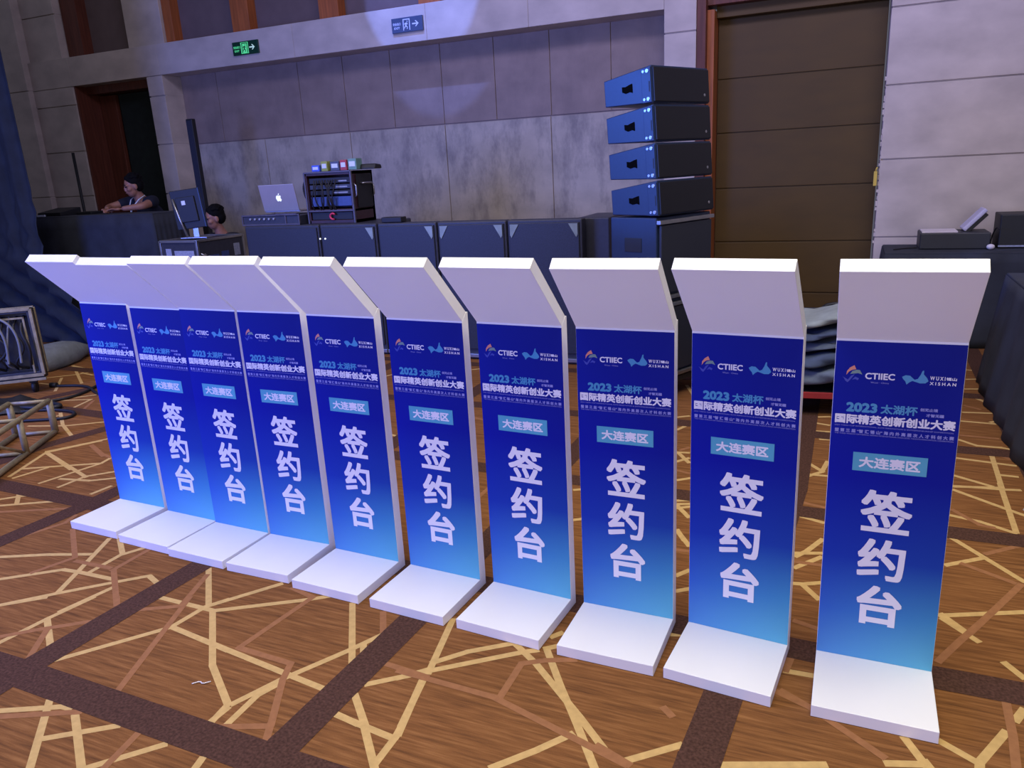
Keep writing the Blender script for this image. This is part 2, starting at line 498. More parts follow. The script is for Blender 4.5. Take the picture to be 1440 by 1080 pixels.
# ------------------------------------------------------------------ floor
def floor():
    mb = MB()
    x0, x1, y0, y1 = -14.0, 5.0, -5.0, 8.3
    mb.add([(x0, y0, 0), (x1, y0, 0), (x1, y1, 0), (x0, y1, 0)], [(0, 1, 2, 3)], 0)

    cnt = [0]

    def line(pts, w, z, mi):
        for (ax, ay), (bx, by) in zip(pts[:-1], pts[1:]):
            d = Vector((bx - ax, by - ay))
            if d.length < 1e-4:
                continue
            d.normalize()
            n = Vector((-d.y, d.x)) * w / 2
            e = d * w * 0.3
            cnt[0] = (cnt[0] + 1) % 90
            zz = z + cnt[0] * 3e-6
            a, b = Vector((ax, ay)) - e, Vector((bx, by)) + e
            mb.add([(a.x + n.x, a.y + n.y, zz), (a.x - n.x, a.y - n.y, zz), (b.x - n.x, b.y - n.y, zz), (b.x + n.x, b.y + n.y, zz)],
                   [(0, 1, 2, 3)], mi)
    CREAM, TAN = [[[[-3.036,1.652],[-2.907,1.756]],[[-2.776,1.478],[-2.751,1.648],[-2.713,1.82]],[[-2.747,1.644],[-2.566,1.524]],[[-2.468,1.476],[-2.232,1.763],[-2.211,1.915],[-2.164,1.984]],[[-2.236,1.767],[-1.92,1.722]],[[-2.158,1.898],[-1.907,1.637],[-1.715,1.502]],[[-2.446,1.909],[-2.16,1.904],[-2.114,1.93]],[[-1.704,1.404],[-1.698,1.484]],[[-2.287,1.315],[-2.062,1.088]],[[-2.395,1.223],[-2.214,1.308],[-2.182,1.311]],[[-2.14,1.293],[-1.917,1.14]],[[-2.14,1.183],[-1.964,1.306]],[[-1.902,1.146],[-1.76,1.295]],[[-1.602,1.255],[-1.611,1.29]],[[-4.405,2.624],[-4.57,2.973],[-4.404,3.241]],[[-4.56,2.976],[-3.927,2.751]],[[-4.456,2.727],[-4.319,2.8],[-4.036,2.94],[-4.06,3.032]],[[-4.356,2.614],[-4.307,2.79]],[[-4.12,2.605],[-4.077,2.781],[-4.036,2.94]],[[-3.953,2.597],[-3.943,2.758],[-3.837,2.862]],[[-4.061,2.688],[-3.856,2.72],[-3.738,2.794]],[[-3.677,2.586],[-3.664,2.696]],[[-4.122,2.378],[-4.048,2.443],[-3.975,2.482]],[[-4.119,2.487],[-3.965,2.363]],[[-4.037,2.321],[-3.751,2.473]],[[-3.452,1.93],[-3.253,2.017],[-3.059,2.082]],[[-3.107,2.222],[-2.98,1.972],[-2.896,1.803]],[[-3.065,2.244],[-2.914,2.133],[-2.913,1.958]],[[-2.91,2.129],[-2.858,2.217]],[[-3.248,1.793],[-3.05,1.942],[-2.961,1.949],[-2.764,1.952]],[[-3.036,1.652],[-2.891,1.792],[-2.72,1.946],[-2.632,2.022]],[[-2.628,2.023],[-2.547,1.99]],[[-2.749,1.7],[-2.7,1.907]],[[-2.425,2.152],[-2.207,1.928]],[[-2.211,1.915],[-2.036,2.151]],[[-2.154,1.906],[-1.853,2.088],[-1.785,2.138]],[[-2.073,1.744],[-1.648,1.687],[-1.463,1.663]],[[-1.352,1.577],[-1.267,1.563]],[[-1.697,1.504],[-1.628,1.655],[-1.505,1.865],[-1.448,1.977]],[[-1.709,1.496],[-1.697,1.403]],[[-1.645,1.421],[-1.649,1.565],[-1.622,1.632]],[[-1.668,2.12],[-1.452,1.804]],[[-1.349,1.671],[-1.241,1.566]],[[-1.473,1.904],[-1.45,1.87]],[[-1.344,1.729],[-1.239,1.812],[-1.194,1.858]],[[-1.178,1.804],[-1.137,1.603]],[[-1.354,1.576],[-1.25,1.562],[-1.136,1.548]],[[-1.249,1.57],[-1.119,1.43]],[[-1.136,1.61],[-1.127,1.551],[-1.126,1.44]],[[-1.248,2.149],[-1.181,1.846]],[[-1.181,1.803],[-1.125,1.565]],[[-1.195,1.898],[-1.109,1.992],[-0.984,2.084]],[[-1.263,1.791],[-1.182,1.858],[-0.925,2.055],[-0.887,2.077]],[[-0.968,2.083],[-0.865,2.008],[-0.647,1.813],[-0.532,1.703]],[[-0.858,2.092],[-0.746,1.923],[-0.648,1.785],[-0.548,1.638]],[[-0.813,1.542],[-0.722,1.644],[-0.647,1.74]],[[-0.865,2.094],[-0.834,2.119]],[[-0.868,2.165],[-0.842,2.199]],[[-0.475,1.692],[-0.346,1.802]],[[-0.485,2.311],[-0.449,2.323]],[[-0.102,2.234],[-0.022,2.237]],[[-0.236,1.763],[0.027,1.859]],[[0.227,2.037],[0.277,1.937]],[[0.178,1.919],[0.259,1.945]],[[0.84,6.184],[0.92,6.17]],[[0.806,5.921],[0.914,5.956]],[[0.771,5.671],[0.865,5.693],[0.91,5.736]],[[0.813,5.457],[0.893,5.318]],[[0.885,5.459],[0.898,5.438]],[[0.702,5.143],[0.882,5.164]],[[0.676,4.964],[0.863,4.954]],[[0.826,4.982],[0.865,5.013]],[[0.626,4.622],[0.703,4.546],[0.818,4.546],[0.854,4.53]],[[0.589,4.325],[0.838,4.287]],[[0.754,4.423],[0.736,3.971]],[[0.743,4.139],[0.823,4.135]],[[0.551,4.071],[0.697,3.976]],[[0.534,3.928],[0.736,3.971]],[[1.056,6.743],[1.095,6.595]],[[0.735,4.024],[0.718,3.485]],[[0.532,3.934],[0.642,3.946],[0.722,3.949],[0.807,3.964]],[[0.527,3.886],[0.712,3.728],[0.777,3.675]],[[0.487,3.586],[0.594,3.555],[0.715,3.478]],[[0.459,3.371],[0.571,3.21],[0.676,3.058]],[[0.425,3.106],[0.572,3.216]],[[0.371,2.72],[0.639,2.833]],[[0.376,2.731],[0.445,2.637]],[[0.378,2.703],[0.472,2.595]],[[0.532,2.496],[0.573,2.432]],[[0.547,2.272],[0.517,2.213]],[[0.485,2.154],[0.404,2.005],[0.401,1.983]],[[0.316,2.054],[0.403,1.999]],[[0.271,1.961],[0.282,1.94]],[[-0.104,4.843],[-0.044,4.866]],[[-0.11,4.72],[-0.043,4.7]],[[-0.115,4.573],[-0.04,4.581]],[[-0.081,4.439],[-0.036,4.444]],[[-0.135,4.064],[-0.05,3.948]],[[-0.145,3.893],[-0.033,3.899]],[[-0.145,3.84],[-0.056,3.946],[-0.033,4.102]],[[-0.139,3.394],[-0.029,3.351]],[[-0.121,3.003],[-0.082,3.062],[-0.026,3.188]],[[-0.123,3.031],[-0.026,3.062]],[[-0.118,2.909],[-0.025,3.028]],[[-0.112,2.786],[-0.077,2.793],[-0.022,2.821]],[[-0.079,2.782],[-0.022,2.7]],[[-0.934,4.625],[-0.867,4.669]],[[-0.886,4.393],[-0.842,4.492]],[[-0.811,4.026],[-0.747,4.033]],[[-0.808,4.027],[-0.719,3.889]],[[-0.783,3.89],[-0.732,3.955]],[[-0.732,3.638],[-0.677,3.68]],[[-0.682,3.395],[-0.627,3.416]],[[-0.674,3.356],[-0.619,3.375]],[[-0.671,3.341],[-0.595,3.232]],[[-0.621,3.094],[-0.572,3.006]],[[-0.618,3.085],[-0.543,2.963]],[[-0.544,2.707],[-0.505,2.762]],[[-0.519,2.595],[-0.479,2.625]],[[-6.444,4.337],[-6.247,4.501],[-6.182,4.618]],[[-6.605,4.742],[-5.911,4.284]],[[-6.618,4.74],[-6.268,4.662]],[[-6.261,4.559],[-6.074,4.519]],[[-6.279,4.374],[-5.924,4.047]],[[-6.308,4.194],[-5.92,4.19]],[[-5.596,3.858],[-5.373,3.944]],[[-5.311,3.741],[-5.373,3.944]],[[-5.287,3.615],[-4.997,3.414],[-4.684,3.247]],[[-5.269,3.451],[-5.24,3.57]],[[-5.233,3.326],[-4.952,3.408],[-4.745,3.546]],[[-4.589,2.989],[-4.397,3.277]],[[-4.568,2.974],[-4.134,2.814]],[[-5.588,3.924],[-5.446,4.057]],[[-7.794,5.297],[-7.363,5.14],[-7.304,5.256]]],[[[-2.812,1.502],[-2.715,1.583],[-2.572,1.686]],[[-2.684,1.599],[-2.572,1.444]],[[-2.107,1.42],[-2.326,1.949]],[[-2.456,1.81],[-2.307,1.889]],[[-2.566,1.808],[-2.617,1.852]],[[-2.367,1.204],[-2.136,1.31]],[[-1.877,1.299],[-1.854,1.166]],[[-4.399,3.166],[-4.166,3.057],[-4.065,3.031]],[[-3.954,2.266],[-3.63,2.408]],[[-3.588,2.021],[-3.534,2.156],[-3.483,2.279],[-3.512,2.363]],[[-3.377,2.24],[-3.097,2.036]],[[-2.829,2.006],[-2.827,2.199]],[[-3.067,2.016],[-2.854,2.019]],[[-2.822,2.009],[-2.566,1.808]],[[-3.163,1.877],[-3.101,2.035]],[[-2.391,2.108],[-2.309,1.883]],[[-1.846,2.108],[-1.891,1.746],[-1.653,1.735],[-1.623,1.657],[-1.513,1.468]],[[-1.521,2.107],[-1.451,1.997]],[[-1.343,1.842],[-1.176,1.826]],[[-1.972,2.14],[-1.846,2.108]],[[-1.677,1.402],[-1.522,1.461]],[[-1.518,1.474],[-1.479,1.404]],[[-1.282,1.823],[-0.931,1.81],[-0.648,1.729],[-0.471,1.678]],[[-0.909,1.81],[-0.91,1.992],[-0.842,2.034],[-0.749,2.07]],[[-0.565,1.72],[-0.463,1.681]],[[-0.102,2.234],[-0.089,2.321]],[[-0.116,2.121],[-0.019,2.08]],[[-0.424,1.936],[-0.395,1.91]],[[-0.105,2.13],[-0.02,2.081],[0.172,1.94]],[[0.725,5.285],[0.8,5.226]],[[0.644,4.701],[0.82,4.69]],[[0.788,4.422],[0.841,4.366]],[[0.499,3.649],[0.59,3.519],[0.639,3.507]],[[0.576,3.247],[0.711,3.362]],[[0.482,3.136],[0.642,3.036]],[[0.663,3.033],[0.545,2.81],[0.454,2.64]],[[0.506,2.737],[0.414,2.572],[0.343,2.438]],[[0.506,2.295],[0.5,2.142],[0.488,2.014]],[[-0.14,3.547],[-0.032,3.513]],[[-0.118,2.959],[-0.027,2.96]],[[-0.093,2.529],[-0.023,2.506]],[[-0.8,4.061],[-0.762,4.114]],[[-0.754,3.764],[-0.692,3.745]],[[-0.589,2.912],[-0.537,2.916]],[[-5.82,3.902],[-5.799,3.99]],[[-5.195,3.741],[-5.322,3.924]],[[-4.388,3.154],[-4.132,3.032]]]]
    for p in CREAM:
        line(p, 0.024, 0.0003, 1)
    for p in TAN:
        line(p, 0.024, 0.0006, 2)
    rnd = random.Random(3)
    # the same scattered strokes where the stands or the frame hide the carpet
    for _ in range(420):
        x, y = rnd.uniform(-13, 4.5), rnd.uniform(-4, 7.4)
        hidden = (y < 0.9) or (y > 2.6 and -3.6 < x < -0.3) or x < -8 or (x > 1.3) or (y > 5.2)
        if not hidden:
            continue
        a = rnd.uniform(0, math.pi)
        L = rnd.uniform(0.4, 1.1)
        line([(x, y), (x + L * math.cos(a), y + L * math.sin(a))], 0.024, 0.0003 if rnd.random() < 0.7 else 0.0006, 1 if rnd.random() < 0.7 else 2)
    bw = 0.118
    V = [[(-2.55, -5), (-2.53, 1.35), (-2.48, 2.2), (-2.45, 8.3)], [(-1.45, -5), (-1.42, 1.4), (-1.39, 2.1), (-1.3, 8.3)],
         [(-0.30, -5), (-0.29, 1.74), (-0.25, 2.3), (-0.17, 3.7), (-0.17, 8.3)], [(0.84, -5), (0.92, 5.6), (0.95, 8.3)],
         [(-3.66, -5), (-3.61, 2.0), (-3.57, 2.5), (-3.5, 8.3)], [(-4.8, -5), (-4.71, 3.05), (-4.58, 3.5), (-4.5, 8.3)],
         [(-5.9, -5), (-5.79, 3.9), (-5.62, 4.3), (-5.5, 8.3)]] + [[(x, -5), (x, 8.3)] for x in (-7.0, -8.1, -9.2, 2.0, 3.1, 4.2)]
    H = [[(-14, 1.42), (-2.55, 1.38), (-1.4, 1.35), (5, 1.28)], [(-14, 2.66), (-4.33, 2.52), (0.33, 2.35), (5, 2.33)],
         [(-14, 3.9), (-5.41, 3.69), (-0.09, 3.44), (0.47, 3.41), (5, 3.40)], [(-14, 4.8), (-0.1, 4.51), (0.62, 4.46), (5, 4.42)],
         [(-14, 5.8), (0.8, 5.51), (5, 5.45)]] + [[(-14, y), (5, y)] for y in (0.28, -0.8, -1.9, -3.0, 6.6, 7.7)]
    for p in V + H:
        line(p, bw, 0.0009, 3)
    return struct(mb.build('floor', [M_CARPET, M_CREAM, M_TAN, M_BAND]))


floor()

# ------------------------------------------------------------------ walls
JOINTS = (0.0, 0.80, 1.47, 2.08, 2.69, 3.30, 3.92, 4.6)


def courses(mb, x0, x1, y0, y1, zs, gap=0.012, mi=0):
    for a, b in zip(zs[:-1], zs[1:]):
        mb.box(x0, x1, y0, y1, a + gap / 2, b - gap / 2, mi)
    mb.box(x0 + 0.004, x1 - 0.004, y0 + 0.02, y1, zs[0], zs[-1], mi)


# recessed stretch under the beam: two rows of large stained slabs
mb = MB()
lo = [-7.98, -6.76, -5.49, -4.22, -2.96, -1.70]
for a, b in zip(lo[:-1], lo[1:]):
    mb.box(a + 0.004, b - 0.004, 8.0, 8.1, 0, 2.064, 0)
hi = [-7.98, -7.4, -6.14, -5.5, -4.86, -4.22, -3.58, -2.95, -2.30, -1.70]
for a, b in zip(hi[:-1], hi[1:]):
    mb.box(a + 0.003, b - 0.003, 8.0, 8.1, 2.076, 2.95, 1)
mb.box(-7.98, -1.70, 8.012, 8.2, 0, 2.95, 1)
struct(mb.build('wall_back', [M_STONE_D, M_STONE_U], bevel=0.003))
# beam and the pillars either side of the recess
mb = MB()
for a, b in ((-12.0, -9.58), (-9.58, -8.0), (-8.0, -5.92), (-5.92, -4.2), (-4.2, -3.05), (-3.05, -1.70)):
    mb.box(a + 0.001, b - 0.001, 7.7, 8.2, 2.90, 3.255)
struct(mb.build('trim_1', M_STONE, bevel=0.004))
mb = MB()
courses(mb, -8.24, -7.98, 7.7, 8.2, (0, 0.80, 1.47, 2.08, 2.66, 2.90))
struct(mb.build('trim_2', M_STONE, bevel=0.004))
mb = MB()
courses(mb, -1.70, -1.405, 7.7, 8.2, JOINTS)
struct(mb.build('trim_3', M_STONE, bevel=0.004))
# left stretch with the shallow pilaster
mb = MB()
courses(mb, -10.35, -9.58, 7.7, 8.2, (0, 0.88, 1.49, 2.08, 2.67, 2.90))
courses(mb, -14.0, -10.35, 7.62, 8.2, (0, 1.5, 2.9, 4.6))
courses(mb, -10.35, -9.72, 7.74, 8.2, (3.255, 3.80, 4.6))
struct(mb.build('wall_left', M_STONE, bevel=0.004))
# right stretch, its broken plaster edge by the partition
mb = MB()
zs = (0, 0.80, 1.47, 2.08, 2.69, 3.30, 4.0)
courses(mb, 0.205, 5.0, 7.7, 8.2, zs)
for k in range(26):
    z = 0.75 + k * 0.055 + random.uniform(-0.01, 0.01)
    mb.box(0.190 + random.uniform(0, 0.014), 0.21, 7.703 + random.uniform(0, 0.01), 7.76, z, z + random.uniform(0.02, 0.05))
struct(mb.build('wall_right', M_STONE, bevel=0.003))
# upper tier above the beam: fabric panels and timber mullions
mb = MB()
mb.box(-9.72, 5.0, 8.0, 8.2, 3.255, 4.7)
struct(mb.build('wall_upper', M_UPPER))
mb = MB()
courses(mb, -8.58, -7.97, 7.82, 8.2, (3.255, 4.2, 4.7))
struct(mb.build('trim_4', M_STONE, bevel=0.004))
mb = MB()
mb.box(-9.70, -9.42, 7.84, 8.05, 3.255, 4.7)
struct(mb.build('trim_5', M_WOODR, bevel=0.004))
k = 6
for x0, x1 in ((-7.965, -7.83), (-6.90, -6.64), (-5.64, -5.38), (-4.36, -4.10), (-3.09, -2.83)):
    mb = MB()
    mb.box(x0, x1, 7.86, 8.05, 3.255, 4.7)
    struct(mb.build('trim_%d' % k, M_WOOD, bevel=0.004))
    k += 1
mb = MB()
mb.box(-7.95, -1.70, 7.84, 8.05, 3.255, 3.285)
struct(mb.build('trim_%d' % k, M_WOOD, bevel=0.003))
# door recess on the left: brown leaf, frame and a dark cloth covered leaf
d = bpy.data.objects.new('door_1', None)
COL.objects.link(d)
d.location = (-8.9, 8.1, 0)
struct(d)
mb = MB()
mb.box(-0.68, 0.66, 0.06, 0.12, 0, 2.90)
mb.build('backing', M_GREEN_D, d)
mb = MB()
mb.box(-0.68, -0.655, -0.38, 0.06, 0, 2.90)
mb.box(-0.68, 0.66, -0.22, 0.06, 2.80, 2.90)
mb.build('frame', M_WOODR, d, bevel=0.004)
mb = MB()
mb.box(-0.652, -0.36, -0.04, 0.02, 0.005, 2.79)
lf = mb.build('leaf', M_WOODR, d, bevel=0.004)
mb = MB()
mb.box(-0.46, -0.37, -0.09, -0.04, 1.33, 1.40)
mb.build('handle', M_BLACK, lf, bevel=0.004)
mb = MB()
mb.box(-0.31, 0.655, -0.02, 0.04, 0.005, 2.79)
mb.build('leaf', M_GREEN_D, d, bevel=0.004)
# tall partition door on the right of the pillar
d = bpy.data.objects.new('door_2', None)
COL.objects.link(d)
d.location = (-0.6, 8.0, 0)
struct(d)
mb = MB()
for a, b in zip((0.0, 0.24, 0.74, 1.26, 1.78, 2.27), (0.24, 0.74, 1.26, 1.78, 2.27, 2.80)):
    mb.box(-0.65, 0.79, 0.0, 0.06, a + 0.006, b - 0.006)
mb.box(-0.65, 0.79, 0.012, 0.06, 0, 2.80)
mb.build('leaf', M_PART, d, bevel=0.004)
mb = MB()
mb.box(-0.803, -0.72, -0.29, 0.06, 0, 2.95)
mb.box(-0.803, 0.79, -0.20, 0.06, 2.90, 3.4)
mb.build('frame', M_WOODR, d, bevel=0.004)
mb = MB()
mb.box(-0.72, -0.655, -0.22, 0.05, 0, 2.86)
mb.build('stop_bead', M_WOOD, d, bevel=0.004)
mb = MB()
mb.box(-0.655, 0.79, -0.10, 0.06, 2.80, 2.90)
mb.build('header', M_PART, d, bevel=0.004)
mb = MB()
mb.box(-1.405, 0.205, 7.9, 8.2, 3.2, 4.7)
struct(mb.build('trim_%d' % (k + 1), M_STONE_U))

# yellow catch on the plaster edge
t = thing('door_catch', 'small yellow plastic catch on the broken edge of the right wall', 'catch', (0.175, 7.69, 1.25))
mb = MB()
mb.box(-0.014, 0.014, -0.006, 0.006, 0.0, 0.125)
mb.build('plate', M_YELLOW, t, bevel=0.003)
mb = MB()
mb.tube([(0, 0, 0.12), (0.004, 0, 0.145), (0.012, 0, 0.158)], 0.006, 8)
mb.build('hook', M_YELLOW, t)


# ------------------------------------------------------------------ exit signs
def exit_sign(x, z, lit, label):
    t = thing('exit_sign', label, 'exit sign', (x, 7.696, z), 0, 'exit signs on the beam')
    mb = MB()
    mb.box(0, 0.375, -0.022, 0.0, 0, 0.145)
    mb.build('housing', M_SIGNG if lit else M_SIGNB, t, bevel=0.003)
    y = -0.0235
    mb = MB()   # running figure in a doorway
    if lit:
        mb.box(0.125, 0.235, -0.0232, -0.0222, 0.012, 0.133, 0)
    fig = 1
    door = [(0.140, 0.018), (0.150, 0.018), (0.150, 0.118), (0.215, 0.118), (0.215, 0.018), (0.225, 0.018), (0.225, 0.128), (0.140, 0.128)]
    mb.prism_y(door, y - 0.001, y, fig)
    mb.prism_y([(0.186, 0.100), (0.196, 0.095), (0.199, 0.106), (0.190, 0.111)], y - 0.001, y, fig)
    mb.prism_y([(0.166, 0.090), (0.190, 0.092), (0.200, 0.074), (0.195, 0.070), (0.186, 0.082), (0.182, 0.062), (0.196, 0.050), (0.192, 0.028), (0.184, 0.028),
                (0.186, 0.046), (0.172, 0.055), (0.158, 0.034), (0.152, 0.040), (0.166, 0.062), (0.172, 0.080), (0.160, 0.072), (0.155, 0.078)], y - 0.001, y, fig)
    mb.build('running_figure', [M_SIGNL, M_SIGNG if lit else M_SIGNBW], t)
    mb = MB()
    mb.prism_y([(0.252, 0.066), (0.305, 0.066), (0.285, 0.044), (0.298, 0.044), (0.330, 0.0725), (0.298, 0.101), (0.285, 0.101), (0.305, 0.079), (0.252, 0.079)],
               y - 0.001, y, 0)
    mb.build('arrow', M_SIGNW if lit else M_SIGNBW, t)
    mb = MB()
    letter(mb, '安全出口', 0.018, 0.072, 0.112, 0.100, y - 0.0005, 0.0008)
    letter(mb, 'EXIT', 0.030, 0.036, 0.100, 0.058, y - 0.0005, 0.0008)
    mb.build('lettering', M_SIGNL if lit else M_SIGNBW, t)
    return t


exit_sign(-6.78, 2.995, True, 'green lit exit sign with an arrow on the stone beam')
exit_sign(-4.60, 3.000, False, 'blue washed exit sign with an arrow in the blue light pool')

# ------------------------------------------------------------------ signing stands
W, D, TB, HH, LT, TP, PHI = 0.328, 0.278, 0.0393, 1.0623, 0.3095, 0.0422, 0.79235
dv = (-math.cos(PHI), math.sin(PHI))
nv = (math.sin(PHI), math.cos(PHI))


def make_stand():
    t = thing('signing_stand', 'x', 'lectern', (0, 0, 0), 0, 'white signing stands in a row')
    mb = MB()
    mb.box(-W / 2, W / 2, -D, TP, 0.0015, TB)
    mb.build('base_board', M_WHITE, t, bevel=0.0012)
    z1 = HH + 0.003
    q = (nv[0] * TP, z1 + nv[1] * TP)
    mb = MB()
    mb.prism_x([(0, TB), (TP, TB), (TP, q[1] - 0.002), (q[0] + 0.0005, q[1] - 0.002), (0, z1)], -W / 2, W / 2)
    mb.build('upright_board', M_WHITE, t, bevel=0.0010)
    e = (dv[0] * LT, z1 + dv[1] * LT)
    g = 0.0008
    s = (nv[0] * g, z1 + nv[1] * g)
    mb = MB()
    mb.prism_x([s, q, (e[0] + nv[0] * TP, e[1] + nv[1] * TP), (e[0] + nv[0] * g, e[1] + nv[1] * g)], -W / 2, W / 2)
    mb.build('top_board', M_WHITE, t, bevel=0.0012)
    mb = MB()
    mb.box(-W / 2 + 0.001, W / 2 - 0.001, -0.0012, -0.0001, TB + 0.0005, HH - 0.0025)
    bn = mb.build('banner', M_BANNER, t)
    y = -0.0016

    def U(u):
        return u - W / 2

    def poly(mb, pts, mi, yy=y):
        bm = bmesh.new()
        vs = [bm.verts.new((U(u), yy, z)) for u, z in pts]
        f = bm.faces.new(vs)
        bm.normal_update()
        if f.normal.y > 0:
            f.normal_flip()
        bmesh.ops.triangulate(bm, faces=[f])
        bm.verts.index_update()
        mb.add([v.co.copy() for v in bm.verts], [tuple(v.index for v in fc.verts) for fc in bm.faces], mi)
        bm.free()
    mb = MB()
    poly(mb, [(0.032, 0.9601), (0.0332, 0.9721), (0.0407, 0.9826), (0.0518, 0.99), (0.057, 0.9783), (0.0458, 0.9755), (0.038, 0.9698)], 0)
    poly(mb, [(0.0419, 0.9634), (0.0471, 0.9724), (0.0585, 0.9768), (0.0666, 0.9762), (0.0737, 0.9635), (0.0626, 0.967), (0.0523, 0.9653)], 1, y - 0.0001)
    poly(mb, [(0.022, 0.955), (0.0298, 0.9507), (0.0371, 0.9464), (0.0445, 0.9583), (0.0547, 0.9642), (0.0494, 0.9559), (0.043, 0.9462), (0.0364, 0.9384),
              (0.0303, 0.9428), (0.0263, 0.9505)], 2)
    poly(mb, [(0.0476, 0.9465), (0.0556, 0.9563), (0.0659, 0.9517), (0.0628, 0.9462), (0.0561, 0.9492)], 2)
    mb.build('swoosh_emblem', [M_ORANGE, M_SAGE, M_MIDBLUE], bn)
    mb = MB()
    poly(mb, [(0.1748, 0.963), (0.1837, 0.9682), (0.1949, 0.9673), (0.2068, 0.9563), (0.2142, 0.9593), (0.2208, 0.9718), (0.2243, 0.9829), (0.2281, 0.9842),
              (0.2281, 0.9735), (0.2373, 0.9626), (0.241, 0.9544), (0.2338, 0.9478), (0.2207, 0.9469), (0.2015, 0.9528), (0.1942, 0.9482), (0.1877, 0.9411),
              (0.1843, 0.9502), (0.178, 0.957)], 0)
    mb.build('mountain_emblem', M_TEAL, bn)
    mb = MB()
    letter(mb, 'CTIIEC', U(0.0812), 0.9508, U(0.1575), 0.9698, y, 0.0008)
    mb.build('organizer_lettering', M_PRINT, bn)
    mb = MB()
    letter(mb, 'W U X I', U(0.2445), 0.9580, U(0.2815), 0.9690, y, 0.0004)
    letter(mb, '锡山', U(0.2835), 0.9588, U(0.3090), 0.9678, y, 0.0004)
    letter(mb, 'X I S H A N', U(0.2445), 0.9438, U(0.3085), 0.9530, y, 0.0004)
    mb.build('region_lettering', M_PRINT, bn)
    mb = MB()
    letter(mb, 'Wuxi · China', U(0.0965), 0.9395, U(0.1435), 0.9440, y, 0.0)
    mb.build('place_lettering', M_PALE, bn)
    mb = MB()
    letter(mb, '2023', U(0.0375), 0.8505, U(0.1195), 0.8795, y, 0.0021)
    letter(mb, '太湖杯', U(0.1280), 0.8505, U(0.2220), 0.8785, y, 0.0010)
    mb.build('title_lettering', M_TEAL, bn)
    mb = MB()
    letter(mb, '创无止境', U(0.2275), 0.8660, U(0.2716), 0.8755, y, 0.0004)
    letter(mb, '才智无疆', U(0.2437), 0.8505, U(0.2879), 0.8598, y, 0.0004)
    letter(mb, '暨 第 三 届 “智 汇 锡 山” 海 内 外 高 层 次 人 才 科 创 大 赛', U(0.0108), 0.7872, U(0.3176), 0.7985, y, 0.0004)
    letter(mb, '2023 TAIHU CUP INTERNATIONAL ELITE INNOVATION & ENTREPRENEURSHIP COMPETITION', U(0.0100), 0.8062, U(0.3148), 0.8098, y, 0.0)
    letter(mb, 'THE THIRD WISDOM GATHERING XISHAN INTERNATIONAL HIGH-LEVEL TALENTS INNOVATION COMPETITION', U(0.0114), 0.7812, U(0.3172), 0.7848, y, 0.0)
    mb.build('subtitle_lettering', M_PALE, bn)
    mb = MB()
    letter(mb, '国际精英创新创业大赛', U(0.0095), 0.8145, U(0.3185), 0.8440, y, 0.0013)
    mb.build('heading_lettering', M_PRINT, bn)
    mb = MB()
    mb.box(U(0.0655), U(0.2597), -0.0019, -0.0013, 0.6706, 0.7279)
    mb.build('tag_panel', M_TAG, bn)
    mb = MB()
    letter(mb, '大连赛区', U(0.0818), 0.6815, U(0.2428), 0.7165, -0.0021, 0.0014)
    mb.build('tag_lettering', M_PRINT, bn)
    mb = MB()
    letter(mb, '签', U(0.0970), 0.4800, U(0.2340), 0.6145, y, 0.0034, square=True)
    letter(mb, '约', U(0.0985), 0.3225, U(0.2275), 0.4575, y, 0.0036, square=True)
    letter(mb, '台', U(0.1050), 0.1665, U(0.2300), 0.3015, y, 0.0040, square=True)
    mb.build('main_lettering', M_PRINT, bn)
    return t


STANDS = [(-3.214, 2.516, -0.045, 'leftmost white signing stand, at the far left end of the row'),
          (-2.846, 2.481, -0.060, 'second white signing stand from the left, base board slightly set back'),
          (-2.508, 2.452, -0.045, 'third white signing stand from the left, base flush against both neighbours'),
          (-2.166, 2.440, -0.012, 'fourth white signing stand from the left end of the row'),
          (-1.790, 2.408, -0.053, 'fifth white signing stand from the left, in front of the equipment rack'),
          (-1.405, 2.386, -0.064, 'sixth white signing stand from the left, fifth from the right'),
          (-1.023, 2.367, -0.077, 'fourth white signing stand from the right end of the row'),
          (-0.646, 2.349, -0.018, 'third white signing stand from the right, in front of the speaker stack'),
          (-0.266, 2.333, -0.096, 'second white signing stand from the right, beside the blanket pile'),
          (0.148, 2.319, -0.008, 'rightmost white signing stand, nearest and largest, set apart from the row')]
proto = make_stand()
for i, (x, y, a, lab) in enumerate(STANDS):
    o = proto if i == 0 else copy_tree(proto)
    o.location = (x, y, 0)
    o.rotation_euler = (0, 0, a)
    o['label'] = lab
    if i == 1:
        o.scale = (1, 1, 0.993)

# ------------------------------------------------------------------ line array and its base
LA = Vector((-1.099, 4.85, 0))
AA = math.radians(65)
ux = Vector((math.cos(AA), math.sin(AA), 0))
ny = Vector((-math.sin(AA), math.cos(AA), 0))     # towards the back of the cabinets
tl = math.radians(4)


def frame_mat(o, x, y, z):
    m = Matrix((x, y, z)).transposed().to_4x4()
    m.translation = o
    return m


def array_base(z0, z1, label):
    t = thing('subwoofer', label, 'speaker', LA, AA, 'subwoofers under the speaker stack')
    mb = MB()
    mb.box(0.0, 0.58, 0.02, 0.40, z0, z1)
    mb.build('cabinet', M_CABBLUE, t, bevel=0.008)
    mb = MB()
    mb.box(0.02, 0.56, -0.004, 0.02, z0 + 0.05, z1 - 0.05)
    mb.build('grille', M_BLACKG, t, bevel=0.004)
    for zz in (z0 + 0.02, z1 - 0.03):
        mb = MB()
        mb.box(0.0, 0.58, -0.012, 0.02, zz - 0.012, zz + 0.012)
        mb.build('metal_rail', M_ALU, t, bevel=0.002)
    mb = MB()
    mb.box(-0.004, 0.0, 0.14, 0.28, z1 - 0.22, z1 - 0.13)
    mb.build('side_handle', M_BLACK, t, bevel=0.003)
    return t


